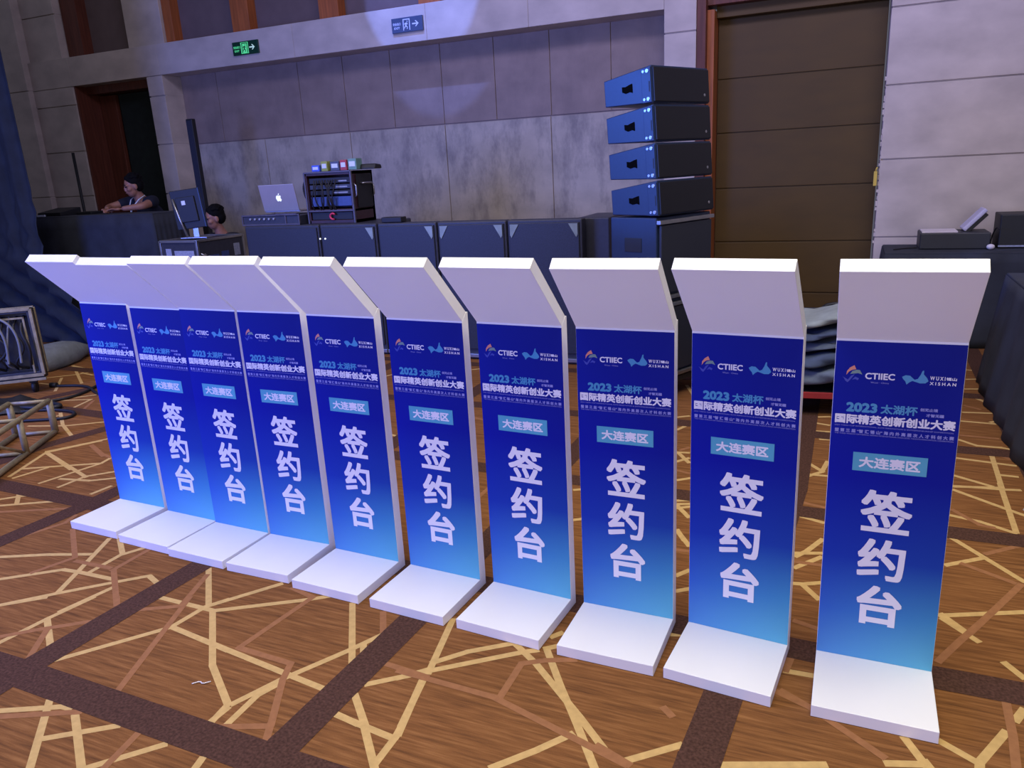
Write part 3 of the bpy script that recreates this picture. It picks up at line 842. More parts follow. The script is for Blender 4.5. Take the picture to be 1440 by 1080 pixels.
t = thing('dolly', 'low black dolly with castors under the speaker stack', 'dolly', LA, AA)
mb = MB()
mb.box(-0.01, 0.60, 0.0, 0.41, 0.12, 0.16)
mb.build('deck', M_BLACK, t, bevel=0.004)
for cx in (0.06, 0.53):
    for cy in (0.06, 0.35):
        mb = MB()
        mb.cyl((cx - 0.015, cy, 0.048), 0.046, 0.03, 16, axis='x')
        mb.box(cx - 0.025, cx + 0.025, cy - 0.03, cy + 0.03, 0.095, 0.12)
        mb.build('castor', M_RUBBER, t)
array_base(0.16, 0.69, 'lower black subwoofer with metal rails at the foot of the speaker stack')
array_base(0.692, 1.225, 'upper black subwoofer directly under the four angled speakers')

BACK = 0.165
CH = 0.225
order = ('bottom line array speaker of the four, resting on the subwoofer', 'third line array speaker down the blue lit stack',
         'second line array speaker down the blue lit stack', 'topmost line array speaker of the blue lit stack')
base_o = LA + Vector((0, 0, 1.232))
up = (Vector((0, 0, math.cos(tl))) + ny * math.sin(tl)).normalized()
yb = up.cross(ux).normalized()


def speaker():
    t = thing('line_array_speaker', 'x', 'speaker', (0, 0, 0), 0, 'line array speakers in the stack')
    h, dp, w = CH - 0.004, 0.38, 0.58
    d = (CH - BACK) / 2
    prof = [(0.0, 0.004), (dp, 0.004 + d), (dp, h - d), (0.0, h)]
    mb = MB()
    mb.prism_x(prof, 0, w)
    mb.build('cabinet', M_CABBLUE, t, bevel=0.005)
    mb = MB()
    mb.box(0.008, w - 0.008, -0.012, 0.0, 0.012, h - 0.012)
    mb.build('grille', M_GRILLE_D, t, bevel=0.003)
    mb = MB()
    mb.cyl((w - 0.06, -0.013, 0.055), 0.009, 0.004, 14, axis='y')
    mb.build('badge', M_ALU, t)
    # rigging plate along the front edge of the side, and the cut-out handle
    for sx, x in ((-1, 0.0), (1, w)):
        mb = MB()
        mb.box(x - 0.006, x + 0.006, 0.004, 0.075, 0.010, h - 0.010)
        rp = mb.build('rigging_plate', M_CABBLUE, t, bevel=0.002)
        mb = MB()
        for zz in (0.03, h - 0.03):
            mb.cyl((x - 0.010, 0.028, zz), 0.011, 0.020, 10, axis='x')
            mb.cyl((x - 0.009, 0.058, zz), 0.008, 0.018, 10, axis='x')
        mb.build('pin', M_ALU, rp)
        mb = MB()
        mb.box(x - 0.0075, x + 0.0075, 0.012, 0.020, 0.07, 0.13)
        mb.build('slot', M_BLACK, rp)
        mb = MB()
        p = [(0.150, 0.085), (0.172, 0.093), (0.205, 0.088), (0.232, 0.100), (0.232, 0.132), (0.205, 0.128), (0.172, 0.136), (0.150, 0.140)]
        mb.prism_x(p, x - 0.004, x + 0.004)
        mb.build('handle', M_PIT, t, bevel=0.002)
    return t


sp0 = speaker()
for i in range(4):
    o = sp0 if i == 0 else copy_tree(sp0)
    o.matrix_world = frame_mat(base_o + up * (CH * i), ux, yb, up)
    o['label'] = order[i]

# ------------------------------------------------------------------ row of tall cabinets by the wall
EDG = [(-5.235, -4.385, (0, 0)), (-4.375, -3.775, (0, 1)), (-3.765, -3.185, (0, 1)), (-3.175, -2.545, (1, 1)), (-2.535, -1.905, (1, 1))]
LABS = ['wide black equipment trunk under the laptop', 'black speaker cabinet with one steel corner, under the equipment rack',
        'tall black cabinet with a single steel corner, right of the rack', 'tall black cabinet with two steel corners, second from the speaker stack end',
        'tall black cabinet at the right end of the row, beside the speaker stack']
for (x0, x1, cor), lab in zip(EDG, LABS):
    t = thing('speaker_cabinet', lab, 'cabinet', (x0, 5.75, 0), 0, 'tall black cabinets along the wall')
    w = x1 - x0
    mb = MB()
    mb.box(0, w, 0.0, 0.60 if x0 < -3.77 else 0.10, 0.0, 1.17)
    mb.build('body', M_CASE, t, bevel=0.012)
    mb = MB()
    mb.box(0.02, w - 0.02, -0.014, 0.0, 0.09, 1.145)
    mb.build('front_panel', M_BLACKG, t, bevel=0.006)
    mb = MB()
    mb.box(0, w, -0.02, 0.01, 0.02, 0.05)
    mb.build('bottom_rail', M_ALU, t, bevel=0.003)
    for s, on in zip((0, 1), cor):
        if on:
            mb = MB()
            xa, xb = (0.03, 0.105) if s == 0 else (w - 0.105, w - 0.03)
            p = [(xa, 1.135), (xb, 1.135), (xa + 0.012, 1.03), (xa, 1.05)] if s == 0 else [(xa, 1.135), (xb, 1.135), (xb, 1.05), (xb - 0.012, 1.03)]
            mb.prism_y(list(reversed(p)), -0.020, -0.014)
            mb.build('steel_corner', M_CORNER, t)
    if lab.startswith('black speaker'):
        for xx in (-0.085, -0.03):
            mb = MB()
            mb.cyl((0.06 + xx + 0.03, -0.020, 1.045), 0.007, 0.006, 10, axis='y')
            mb.build('indicator', M_LED, t)

t = thing('storage_crate', 'black crate between the cabinet row and the speaker stack', 'crate', (-1.99, 5.87, 0))
mb = MB()
mb.box(0, 0.27, 0, 0.55, 0.02, 1.165)
mb.build('body', M_CASE, t, bevel=0.01)
mb = MB()
mb.box(0.02, 0.15, -0.006, 0.0, 0.5, 0.53)
mb.build('strap', M_BLACK, t)
# mixer case with the laptop on top
t = thing('mixer_case', 'shallow black audio mixer case with silver edges under the laptop', 'equipment case', (-5.27, 5.78, 1.17))
mb = MB()
mb.box(0, 0.66, 0.0, 0.46, 0.0, 0.085)
mb.build('body', M_CASE, t, bevel=0.004)
mb = MB()
for z in (0.0, 0.085):
    mb.box(-0.005, 0.665, -0.008, 0.008, z - 0.007 + 0.007, z + 0.014)
for x in (-0.005, 0.50, 0.652):
    mb.box(x, x + 0.013, -0.009, 0.008, 0.0, 0.095)
mb.box(0.40, 0.64, -0.012, 0.01, 0.088, 0.104)
mb.build('silver_edging', M_DULL, t, bevel=0.002)
for i in range(6):
    mb = MB()
    mb.cyl((0.10 + 0.055 * i, -0.016, 0.060), 0.009, 0.016, 10, axis='y')
    mb.build('knob', M_LABEL, t)
t = thing('laptop', 'open silver laptop with a glowing logo, on the mixer case', 'laptop', (-4.97, 6.0, 1.276), 0.05)
mb = MB()
mb.box(-0.20, 0.20, 0.0, 0.27, 0.0, 0.016)
mb.build('base', M_SILVER, t, bevel=0.005)
T = Matrix.Rotation(math.radians(-14), 4, 'X')
mb = MB()
mb.box(-0.20, 0.20, -0.004, 0.006, 0.012, 0.262, T=Matrix.Translation((0, -0.045 + 0.04, 0.0)) @ Matrix.Rotation(math.radians(12), 4, 'X'))
lid = mb.build('lid', M_SILVER, t, bevel=0.004)
mb = MB()
LT_ = Matrix.Translation((0, -0.005, 0.0)) @ Matrix.Rotation(math.radians(12), 4, 'X')
ap = [(0.000, 0.112), (0.012, 0.104), (0.022, 0.106), (0.030, 0.122), (0.022, 0.132), (0.023, 0.146), (0.030, 0.152), (0.018, 0.160), (0.004, 0.156),
      (-0.010, 0.161), (-0.024, 0.152), (-0.028, 0.134), (-0.020, 0.112), (-0.010, 0.104)]
mb.prism_y(ap, -0.0062, -0.0042, T=LT_)
mb.prism_y([(0.002, 0.163), (0.010, 0.166), (0.016, 0.180), (0.006, 0.176)], -0.0062, -0.0042, T=LT_)
mb.build('lit_logo', M_LOGO, lid)

# equipment rack with the open front, and the small gear on it
t = thing('equipment_rack', 'open black flight case rack full of blue lit gear and cables', 'rack', (-4.56, 5.86, 1.17))
RW, RD, RH = 0.50, 0.34, 0.45
mb = MB()
mb.box(0, RW, 0.30, RD, 0, RH)
mb.box(0, 0.02, 0.0, RD, 0, RH)
mb.box(RW - 0.02, RW, 0.0, RD, 0, RH)
mb.box(0, RW, 0.0, RD, RH - 0.03, RH)
mb.box(0, RW, 0.0, RD, 0, 0.03)
mb.box(0, RW, 0.0, RD, 0.10, 0.125)
mb.build('shell', mat('rack_maroon', (58, 34, 40), 0.5, var=0.2), t, bevel=0.003)
mb = MB()
for x in (0.0, RW):
    mb.box(x - 0.008, x + 0.008, -0.010, 0.008, 0.0, RH)
mb.box(0, RW, -0.010, 0.006, RH - 0.008, RH + 0.006)
mb.box(0, RW, -0.010, 0.006, 0.105, 0.118)
mb.build('edge_trim', M_DULL, t, bevel=0.002)
for i, (z0, z1, m) in enumerate(((0.15, 0.235, M_BLUEGEAR), (0.25, 0.29, M_BLACK), (0.30, 0.34, M_CASE), (0.35, 0.40, M_BLACK))):
    mb = MB()
    mb.box(0.03, RW - 0.03, 0.02, 0.28, z0, z1)
    g = mb.build('rack_unit', m, t, bevel=0.003)
    if i:
        mb = MB()
        mb.box(0.26 + 0.03 * i, 0.44, 0.016, 0.02, z0 + 0.012, z0 + 0.024)
        mb.build('label_strip', M_LABEL, g)
mb = MB()
mb.box(0.03, RW - 0.03, 0.01, 0.28, 0.032, 0.098)
dr = mb.build('drawer', M_BLACK, t, bevel=0.003)
mb = MB()
mb.tube([(0.27 + 0.028 * math.cos(a), -0.012, 0.062 + 0.026 * math.sin(a)) for a in [0.6 + k * 0.5 for k in range(10)]], 0.009, 8)
mb.build('pink_cable', mat('pink_cable_jacket', (200, 50, 90), 0.5), dr)
for i in range(9):
    xa = 0.10 + 0.03 * i
    mb = MB()
    mb.tube([(xa, 0.0, 0.38), (xa + random.uniform(-.05, .05), -0.03, 0.30), (xa + random.uniform(-.06, .06), -0.035, 0.20), (xa + random.uniform(-.03, .05), 0.0, 0.12)],
            0.006, 6, smooth_path=2)
    mb.build('patch_cable', M_RUBBER, t)
mb = MB()
mb.box(RW + 0.008, RW + 0.012, 0.06, 0.30, 0.13, 0.42)
pn = mb.build('side_panel', M_BLACK, t, bevel=0.002)
mb = MB()
mb.tube([(RW + 0.012, 0.12, 0.34), (RW + 0.045, 0.12, 0.34), (RW + 0.045, 0.25, 0.34), (RW + 0.012, 0.25, 0.34)], 0.009, 8)
mb.build('handle', M_ALU, pn)
for yy in (0.02, 0.30):
    mb = MB()
    mb.tube([(RW + 0.01, yy, 0.22), (RW + 0.03, yy, 0.24), (RW + 0.03, yy, 0.32), (RW + 0.01, yy, 0.34)], 0.007, 8)
    mb.build('latch', M_ALU, pn)
mb = MB()
mb.tube([(-0.01, 0.05, 0.42), (-0.05, 0.03, 0.34), (-0.045, 0.03, 0.26), (-0.02, 0.04, 0.20), (-0.02, 0.05, 0.05)], 0.010, 8, smooth_path=2)
mb.build('hanging_cable', M_RUBBER, t)
GEAR = [(-4.50, 0.085, 0.055, (70, 100, 220), 'small bright blue box at the left end of the rack top'),
        (-4.395, 0.070, 0.085, (150, 160, 80), 'small olive and cream box on the rack top'),
        (-4.295, 0.095, 0.080, (76, 84, 110), 'small slate box in the middle of the rack top'),
        (-4.190, 0.070, 0.088, (176, 70, 84), 'small red box on the rack top'),
        (-4.105, 0.085, 0.095, (110, 150, 140), 'small sea green box on the rack top')]
for x, w, h, c, lab in GEAR:
    t = thing('gear_box', lab, 'box', (x, 5.90, 1.627), random.uniform(-.06, .06), 'small boxes on the equipment rack')
    mb = MB()
    mb.box(0, w, 0, 0.10, 0, h)
    mb.build('carton', mat('gear_%d_%d_%d' % c, c, 0.55, var=0.1), t, bevel=0.003)
    mb = MB()
    mb.box(w * 0.15, w * 0.85, -0.002, 0.0, h * 0.3, h * 0.75)
    mb.build('label_patch', M_SIGNBW, t)
t = thing('black_pouch', 'flat black pouch lying at the right end of the rack top', 'pouch', (-4.02, 5.95, 1.627), 0.1)
mb = MB()
mb.prism_x([(0, 0), (0.14, 0), (0.13, 0.035), (0.02, 0.045)], -0.0, 0.15)
mb.build('bag', M_BLACK, t, bevel=0.010)
t = thing('black_adapter', 'flat black adapter box on the cabinet right of the rack', 'adapter', (-3.72, 5.752, 1.172))
mb = MB()
mb.box(-0.0, 0.20, 0, 0.09, 0, 0.045)
mb.build('block', M_BLACK, t, bevel=0.006)

# ------------------------------------------------------------------ road case, monitor, column loudspeaker
t = thing('road_case', 'black road case with silver edges and pale labels, under the monitor', 'road case', (-6.20, 5.62, 0))
CW, CD, CZ = 0.47, 0.62, 1.05
mb = MB()
mb.box(0, CW, 0, CD, 0.12, CZ)
mb.build('body', M_CASE, t, bevel=0.006)
mb = MB()
for x in (0, CW):
    for y in (0, CD):
        mb.box(x - 0.012, x + 0.012, y - 0.012, y + 0.012, 0.12, CZ + 0.006)
for z in (0.13, CZ):
    for y in (0, CD):
        mb.box(0, CW, y - 0.012, y + 0.012, z - 0.012, z + 0.012)
    for x in (0, CW):
        mb.box(x - 0.012, x + 0.012, 0, CD, z - 0.012, z + 0.012)
mb.build('edge_trim', M_ALU, t, bevel=0.002)
for (u0, u1, v0, v1) in ((0.06, 0.13, 0.80, 0.98), (0.17, 0.42, 0.80, 0.96), (0.08, 0.40, 0.62, 0.76)):
    mb = MB()
    mb.box(u0, u1, -0.004, 0.0, v0, v1)
    mb.build('front_label', M_BLUEGEAR if v1 < 0.8 else M_LABEL, t)
for (u0, u1, v0, v1) in ((0.30, 0.40, 0.78, 0.92), (0.12, 0.26, 0.78, 0.90), (0.48, 0.56, 0.86, 0.98)):
    mb = MB()
    mb.box(CW, CW + 0.004, u0, u1, v0, v1)
    mb.build('side_label', M_LABEL if u0 > 0.4 else M_BLUEGEAR, t)
mb = MB()
mb.tube([(CW + 0.004, 0.03, 0.93), (CW + 0.03, 0.035, 0.915), (CW + 0.03, 0.075, 0.905), (CW + 0.004, 0.08, 0.92)], 0.008, 8, smooth_path=1)
mb.build('latch', M_ALU, t)
for cx in (0.06, CW - 0.06):
    for cy in (0.07, CD - 0.07):
        mb = MB()
        mb.cyl((cx - 0.015, cy, 0.052), 0.05, 0.03, 14, axis='x')
        mb.box(cx - 0.022, cx + 0.022, cy - 0.03, cy + 0.03, 0.09, 0.12)
        mb.build('castor', M_RUBBER, t)

t = thing('monitor', 'black computer monitor with a white sticker on its back, standing on the road case', 'monitor', (-5.94, 5.83, CZ + 0.013), 0.25)
mb = MB()
mb.box(-0.13, 0.15, -0.06, 0.10, 0, 0.012)
mb.box(-0.02, 0.04, 0.0, 0.02, 0.01, 0.16)
mb.build('stand', M_ALU, t, bevel=0.003)
TM = Matrix.Translation((0, 0, 0.02)) @ Matrix.Rotation(math.radians(-5), 4, 'Y')
mb = MB()
mb.box(-0.155, 0.155, -0.03, -0.005, 0.075, 0.45, T=TM)
mb.box(-0.10, 0.10, -0.045, -0.03, 0.14, 0.38, T=TM)
sc_ = mb.build('screen_housing', M_BLACK, t, bevel=0.006)
mb = MB()
mb.box(0.146, 0.160, -0.033, 0.0, 0.075, 0.45, T=TM)
mb.build('silver_edge', M_CABBLUE, sc_, bevel=0.002)
mb = MB()
mb.box(-0.04, 0.0, -0.0475, -0.0452, 0.305, 0.345, T=TM)
mb.build('sticker', M_SIGNBW, sc_)
mb = MB()
mb.tube([(-0.165, -0.035, 0.38), (-0.115, -0.045, 0.20), (-0.055, -0.050, 0.008)], 0.011, 8)
mb.build('tilt_leg', M_ALU, t)

t = thing('column_loudspeaker', 'slim tall black column loudspeaker standing against the stone pillar', 'loudspeaker', (-6.98, 7.05, 0))
mb = MB()
mb.box(-0.045, 0.045, -0.03, 0.03, 0.10, 2.29)
mb.build('column', M_BLACK, t, bevel=0.008)
mb = MB()
mb.box(-0.038, 0.038, -0.035, -0.03, 1.2, 2.27)
mb.build('grille', M_BLACKG, t)
mb = MB()
mb.box(-0.20, 0.20, -0.20, 0.20, 0.0, 0.10)
mb.build('base', M_BLACK, t, bevel=0.01)

# ------------------------------------------------------------------ draped desk on the left
def draped_table(name, label, x0, x1, y0, y1, h, flare=0.04, m=M_CLOTH_B, folds=0.012, freq=26, cat='table', wav=(1, 1, 1, 1)):
    """Table under a floor-length cloth: top part and a wavy skirt part."""
    cx, cy = (x0 + x1) / 2, (y0 + y1) / 2
    t = thing(name, label, cat, (cx, cy, 0))
    hx, hy = (x1 - x0) / 2, (y1 - y0) / 2
    mb = MB()
    mb.box(-hx, hx, -hy, hy, h - 0.02, h)
    mb.build('tabletop', m, t, bevel=0.008)
    per = []
    n = 60
    for k in range(n):
        per.append((-hx + 2 * hx * k / n, -hy, 0, -1))
    for k in range(n):
        per.append((hx, -hy + 2 * hy * k / n, 1, 0))
    for k in range(n):
        per.append((hx - 2 * hx * k / n, hy, 0, 1))
    for k in range(n):
        per.append((-hx, hy - 2 * hy * k / n, -1, 0))
    rows = 10
    vs, fs = [], []
    tot = len(per)
    for r in range(rows + 1):
        q = r / rows
        z = (h - 0.012) * (1 - q) + 0.004 * q
        for i, (px, py, nx, ny_) in enumerate(per):
            s = i / tot * 2 * math.pi
            off = 0.004 + flare * q + folds * q ** 0.6 * (math.sin(s * freq) + 0.6 * math.sin(s * freq * 0.37 + 1.3) + 1.2) * 0.6
            vs.append((px + nx * off, py + ny_ * off, z))
    for r in range(rows):
        for i in range(tot):
            j = (i + 1) % tot
            fs.append((r * tot + i, (r + 1) * tot + i, (r + 1) * tot + j, r * tot + j))
    mb = MB()
    mb.add(vs, fs, 0, True)
    sk = mb.build('cloth_skirt', m, t)
    so = sk.modifiers.new('thick', 'SOLIDIFY')
    so.thickness = 0.003
    return t


draped_table('control_desk', 'tall control desk under a black floor-length cloth, in front of the door', -8.75, -6.72, 6.05, 6.50, 1.305, flare=0.03)
draped_table('side_table', 'black clothed table against the right stone wall, holding the printer', 0.27, 2.2, 6.95, 7.56, 0.75, flare=0.06)
draped_table('side_table', 'near black clothed table cropped by the right edge of the photo', 0.955, 2.1, 3.2, 5.86, 0.75, flare=0.09, folds=0.02, freq=34)

t = thing('desk_mixer', 'low dark mixer with a pale front edge at the left of the control desk', 'mixer', (-8.56, 6.12, 1.305), 0.05)
mb = MB()
mb.prism_x([(0, 0), (0.28, 0), (0.28, 0.085), (0, 0.04)], -0.02, 0.34)
mb.build('body', M_BLACK, t, bevel=0.006)
mb = MB()
mb.box(-0.02, 0.10, -0.012, 0.0, 0.0, 0.02)
mb.build('front_strip', M_SIGNBW, t)
t = thing('tablet_case', 'flat dark keyboard case lying on the control desk beside the man', 'keyboard', (-8.18, 6.30, 1.305), 0.02)
mb = MB()
mb.box(-0.0, 0.24, 0.0, 0.16, 0.0, 0.03)
mb.build('slab', M_BLACK, t, bevel=0.006)
t = thing('light_stand', 'thin black pole on a tripod standing before the left stone wall', 'stand', (-8.80, 6.9, 0))
mb = MB()
mb.tube([(0, 0, 0.3), (-0.0, 0, 2.02)], 0.017, 10)
mb.build('pole', M_BLACK, t)
for k in range(3):
    a = k * 2.09 + 0.4
    mb = MB()
    mb.tube([(0, 0, 0.42), (0.30 * math.cos(a), 0.30 * math.sin(a), 0.012)], 0.012, 8)
    mb.build('leg', M_BLACK, t)


# ------------------------------------------------------------------ people
def skin_mesh(chains, sub=2):
    """chains: list of [(point, radius), ...]; returns one evaluated skinned mesh per chain."""
    out = []
    for ch in chains:
        me = bpy.data.meshes.new('s')
        pts = [p for p, r in ch]
        me.from_pydata(pts, [(i, i + 1) for i in range(len(pts) - 1)], [])
        ob = bpy.data.objects.new('s', me)
        COL.objects.link(ob)
        ob.modifiers.new('k', 'SKIN')
        for v, (p, r) in zip(me.skin_vertices[0].data, ch):
            v.radius = (r, r) if not isinstance(r, tuple) else r
        me.skin_vertices[0].data[0].use_root = True
        s = ob.modifiers.new('u', 'SUBSURF')
        s.levels = s.render_levels = sub
        dg = bpy.context.evaluated_depsgraph_get()
        m2 = bpy.data.meshes.new_from_object(ob.evaluated_get(dg))
        out.append(m2)
        bpy.data.objects.remove(ob)
        bpy.data.meshes.remove(me)
    return out


def fuse(name, meshes, m, parent, voxel=0.008, smooth=3):
    """Join meshes and re-skin them as one continuous surface."""
    bm = bmesh.new()
    for me in meshes:
        bm.from_mesh(me)
    me = bpy.data.meshes.new(name)
    bm.to_mesh(me)
    bm.free()
    ob = bpy.data.objects.new(name, me)
    COL.objects.link(ob)
    r = ob.modifiers.new('r', 'REMESH')
    r.mode = 'VOXEL'
    r.voxel_size = voxel
    sm = ob.modifiers.new('s', 'SMOOTH')
    sm.iterations = smooth
    sm.factor = 0.5
    dg = bpy.context.evaluated_depsgraph_get()
    m2 = bpy.data.meshes.new_from_object(ob.evaluated_get(dg))
    bpy.data.objects.remove(ob)
    m2.name = name
    m2.materials.clear()
    m2.materials.append(m)
    for p in m2.polygons:
        p.use_smooth = True
        p.material_index = 0
    o = bpy.data.objects.new(name, m2)
    COL.objects.link(o)
    o.parent = parent
    return o


def mb_mesh(mb):
    me = bpy.data.meshes.new('m')
    me.from_pydata(mb.v, [], mb.f)
    return me


def head_meshes(T):
    """Skull, jaw, nose, ears and lips in head space (face towards -y, centre at the origin), moved by T."""
    mb = MB()
    mb.ball((0, 0.012, 0.022), 0.075, 0.094, 0.098, 24, 16, T=T)
    mb.ball((0, -0.022, -0.052), 0.056, 0.062, 0.066, 20, 12, T=T)
    mb.ball((0, -0.040, -0.092), 0.028, 0.030, 0.024, 14, 8, T=T)
    mb.ball((0, -0.086, -0.020), 0.012, 0.016, 0.026, 12, 8, T=T)
    mb.ball((0, -0.088, -0.038), 0.019, 0.014, 0.011, 12, 8, T=T)
    mb.ball((0, -0.080, -0.066), 0.024, 0.010, 0.008, 12, 8, T=T)
    for s in (-1, 1):
        mb.ball((s * 0.034, -0.068, 0.014), 0.030, 0.018, 0.012, 12, 8, T=T)
        mb.ball((s * 0.078, 0.014, -0.014), 0.010, 0.020, 0.034, 12, 8, T=T)
        mb.ball((s * 0.042, -0.050, -0.030), 0.026, 0.030, 0.026, 12, 8, T=T)
    return [mb_mesh(mb)]


def hair_part(T, parent, top=1.0):
    mb = MB()
    mb.ball((0, 0.026, 0.050), 0.084, 0.096, 0.086 * top, 24, 14, T=T)
    mb.ball((0, 0.050, 0.005), 0.080, 0.076, 0.080, 20, 12, T=T)
    rnd = random.Random(5)
    for _ in range(46):
        a, b = rnd.uniform(0, 2 * math.pi), rnd.uniform(0.15, 1.0)
        mb.ball((0.078 * math.cos(a) * b, 0.030 + 0.085 * math.sin(a) * b, 0.060 + 0.078 * top * math.sqrt(max(0, 1 - b * b * 0.9))), 0.020, 0.020, 0.016, 8, 6, T=T)
    return fuse('hair', [mb_mesh(mb)], M_HAIR, parent, 0.007, 1)


def face_marks(T, body):
    for s in (-1, 1):
        mb = MB()
        mb.ball((s * 0.032, -0.0815, 0.000), 0.013, 0.008, 0.006, 12, 8, T=T)
        mb.build('eye', M_HAIR, body)
        mb = MB()
        mb.ball((s * 0.034, -0.086, 0.022), 0.020, 0.006, 0.004, 12, 6, T=T)
        mb.build('eyebrow', M_HAIR, body)
    mb = MB()
    mb.ball((0, -0.089, -0.066), 0.022, 0.004, 0.005, 12, 6, T=T)
    mb.build('lips', mat('lips', (140, 80, 76), 0.5), body)


def hand_chains(wrist, direction, palm_up, side):
    """Palm plus five bent fingers reaching from the wrist along direction; side is the thumb's side."""
    w, d, n, s = Vector(wrist), Vector(direction).normalized(), Vector(palm_up).normalized(), Vector(side).normalized()
    ch = [[(w, 0.024), (w + d * 0.045, (0.040, 0.016)), (w + d * 0.085, (0.040, 0.014))]]
    for k, (off, ln) in enumerate(((0.030, 0.068), (0.010, 0.078), (-0.010, 0.072), (-0.030, 0.055))):
        b = w + d * 0.082 + s * off
        ch.append([(b - d * 0.02, 0.010), (b + d * ln * 0.45, 0.0095), (b + d * ln * 0.75 - n * 0.014, 0.0088), (b + d * ln * 0.90 - n * 0.032, 0.0078)])
    b = w + d * 0.030 + s * 0.030
    ch.append([(b, 0.012), (b + d * 0.030 + s * 0.024, 0.0105), (b + d * 0.058 + s * 0.026 - n * 0.008, 0.009)])
    return ch


def V3(*a):
    return Vector(a)


def person(label, loc, J, face_dir, tilt, shirt_m, lanyard=False):
    t = thing('person', label, 'person', loc)
    o = Vector(loc)
    J = {k: Vector(v) - o for k, v in J.items()}
    chains = [[(J['hip'], 0.13), (J['waist'], 0.125), (J['chest'], (0.165, 0.12)), (J['neck0'], 0.075), (J['neck1'], 0.056), (J['head'], 0.055)]]
    for s in 'lr':
        chains.append([(J['chest'] * 0.35 + J['neck0'] * 0.65, 0.06), (J['sh_' + s], 0.058), (J['el_' + s], 0.043), (J['wr_' + s], 0.029)])
        chains.append([(J['hip'], 0.10), (J['th_' + s], 0.092), (J['kn_' + s], 0.060), (J['an_' + s], 0.042), (J['an_' + s] + V3(0, -0.02, -0.035), 0.04), (J['to_' + s], 0.036)])
        d = J['wr_' + s] - J['el_' + s]
        chains += hand_chains(J['wr_' + s], d, (0, 0, 1), (0, -1, 0.2))
    f = Vector(face_dir).normalized()
    yv = -f
    zv = Vector((0, 0, 1))
    xv = yv.cross(zv).normalized()
    zv = xv.cross(yv).normalized()
    T = Matrix((xv, yv, zv)).transposed().to_4x4()
    T.translation = J['head']
    T = T @ Matrix.Rotation(math.radians(tilt), 4, 'X')
    body = fuse('body', skin_mesh(chains) + head_meshes(T), M_SKIN, t, 0.008, 3)
    face_marks(T, body)
    hair_part(T, t)
    sh = [[(J['hip'] + V3(0, 0, -0.04), 0.15), (J['waist'], 0.146), (J['chest'], (0.185, 0.140)), (J['neck0'] + V3(0, 0, -0.01), 0.082)]]
    for s in 'lr':
        m = J['sh_' + s] * 0.38 + J['el_' + s] * 0.62
        sh.append([(J['chest'] * 0.35 + J['neck0'] * 0.65, 0.075), (J['sh_' + s], 0.074), (m, 0.060)])
    fuse('shirt', skin_mesh(sh), shirt_m, t, 0.009, 3)
    tr = []
    for s in 'lr':
        tr.append([(J['hip'] + V3(0, 0, 0.02), 0.14), (J['th_' + s], 0.108), (J['kn_' + s], 0.076), (J['an_' + s] + V3(0, 0, 0.02), 0.060)])
    fuse('trousers', skin_mesh(tr), M_TROUSER, t, 0.010, 3)
    for s in 'lr':
        mb = MB()
        a, b = J['an_' + s], J['to_' + s]
        mid = (a + b) / 2
        T2 = Matrix.Translation((mid.x, mid.y, 0.045)) @ Matrix.Rotation(math.atan2((b - a).y, (b - a).x), 4, 'Z')
        mb.ball((0, 0, 0), 0.145, 0.052, 0.044, 18, 10, T=T2)
        mb.build('shoe', M_RUBBER, t)
    if lanyard:
        c = J['chest'] + f * 0.16 + V3(0, -0.02, 0.0)
        mb = MB()
        nk = J['neck0']
        for s in (-1, 1):
            mb.tube([nk + V3(s * 0.075, 0.0, 0.045), nk + V3(s * 0.062, -0.085, 0.0), nk + V3(s * 0.03, -0.145, -0.07), nk + V3(0.0, -0.165, -0.14)], 0.0065, 8)
        mb.build('lanyard', M_SIGNBW, t)
    return t


JP = dict(hip=(-7.57, 7.00, 0.92), waist=(-7.575, 6.93, 1.10), chest=(-7.59, 6.80, 1.30), neck0=(-7.60, 6.72, 1.435), neck1=(-7.60, 6.69, 1.49), head=(-7.60, 6.64, 1.590),
          sh_l=(-7.40, 6.74, 1.415), el_l=(-7.34, 6.50, 1.365), wr_l=(-7.52, 6.36, 1.350), sh_r=(-7.79, 6.74, 1.415), el_r=(-7.88, 6.50, 1.365), wr_r=(-7.72, 6.34, 1.350),
          th_l=(-7.47, 7.00, 0.86), kn_l=(-7.46, 6.96, 0.48), an_l=(-7.46, 7.02, 0.09), to_l=(-7.46, 6.86, 0.04),
          th_r=(-7.67, 7.00, 0.86), kn_r=(-7.68, 6.96, 0.48), an_r=(-7.68, 7.02, 0.09), to_r=(-7.68, 6.86, 0.04))
person('man in a navy shirt with a white lanyard leaning on the control desk', (-7.57, 7.0, 0), JP, (-0.50, -0.86, -0.12), 0, M_SHIRT, True)
JP2 = dict(hip=(-6.360, 6.880, 0.460), waist=(-6.370, 6.830, 0.620), chest=(-6.390, 6.720, 0.860), neck0=(-6.400, 6.660, 1.020), neck1=(-6.400, 6.630, 1.090), head=(-6.405, 6.590, 1.205),
           sh_l=(-6.200, 6.700, 0.990), el_l=(-6.150, 6.560, 0.740), wr_l=(-6.290, 6.400, 0.660), sh_r=(-6.600, 6.700, 0.990), el_r=(-6.650, 6.560, 0.740), wr_r=(-6.510, 6.400, 0.660),
           th_l=(-6.250, 6.820, 0.460), kn_l=(-6.230, 6.480, 0.560), an_l=(-6.230, 6.680, 0.090), to_l=(-6.230, 6.500, 0.040),
           th_r=(-6.470, 6.820, 0.460), kn_r=(-6.510, 6.480, 0.560), an_r=(-6.510, 6.680, 0.090), to_r=(-6.510, 6.500, 0.040))
person('man in a charcoal shirt crouched behind the monitor and road case', (-6.37, 6.80, 0), JP2, (-0.62, -0.78, -0.10), 0, M_SHIRT2)


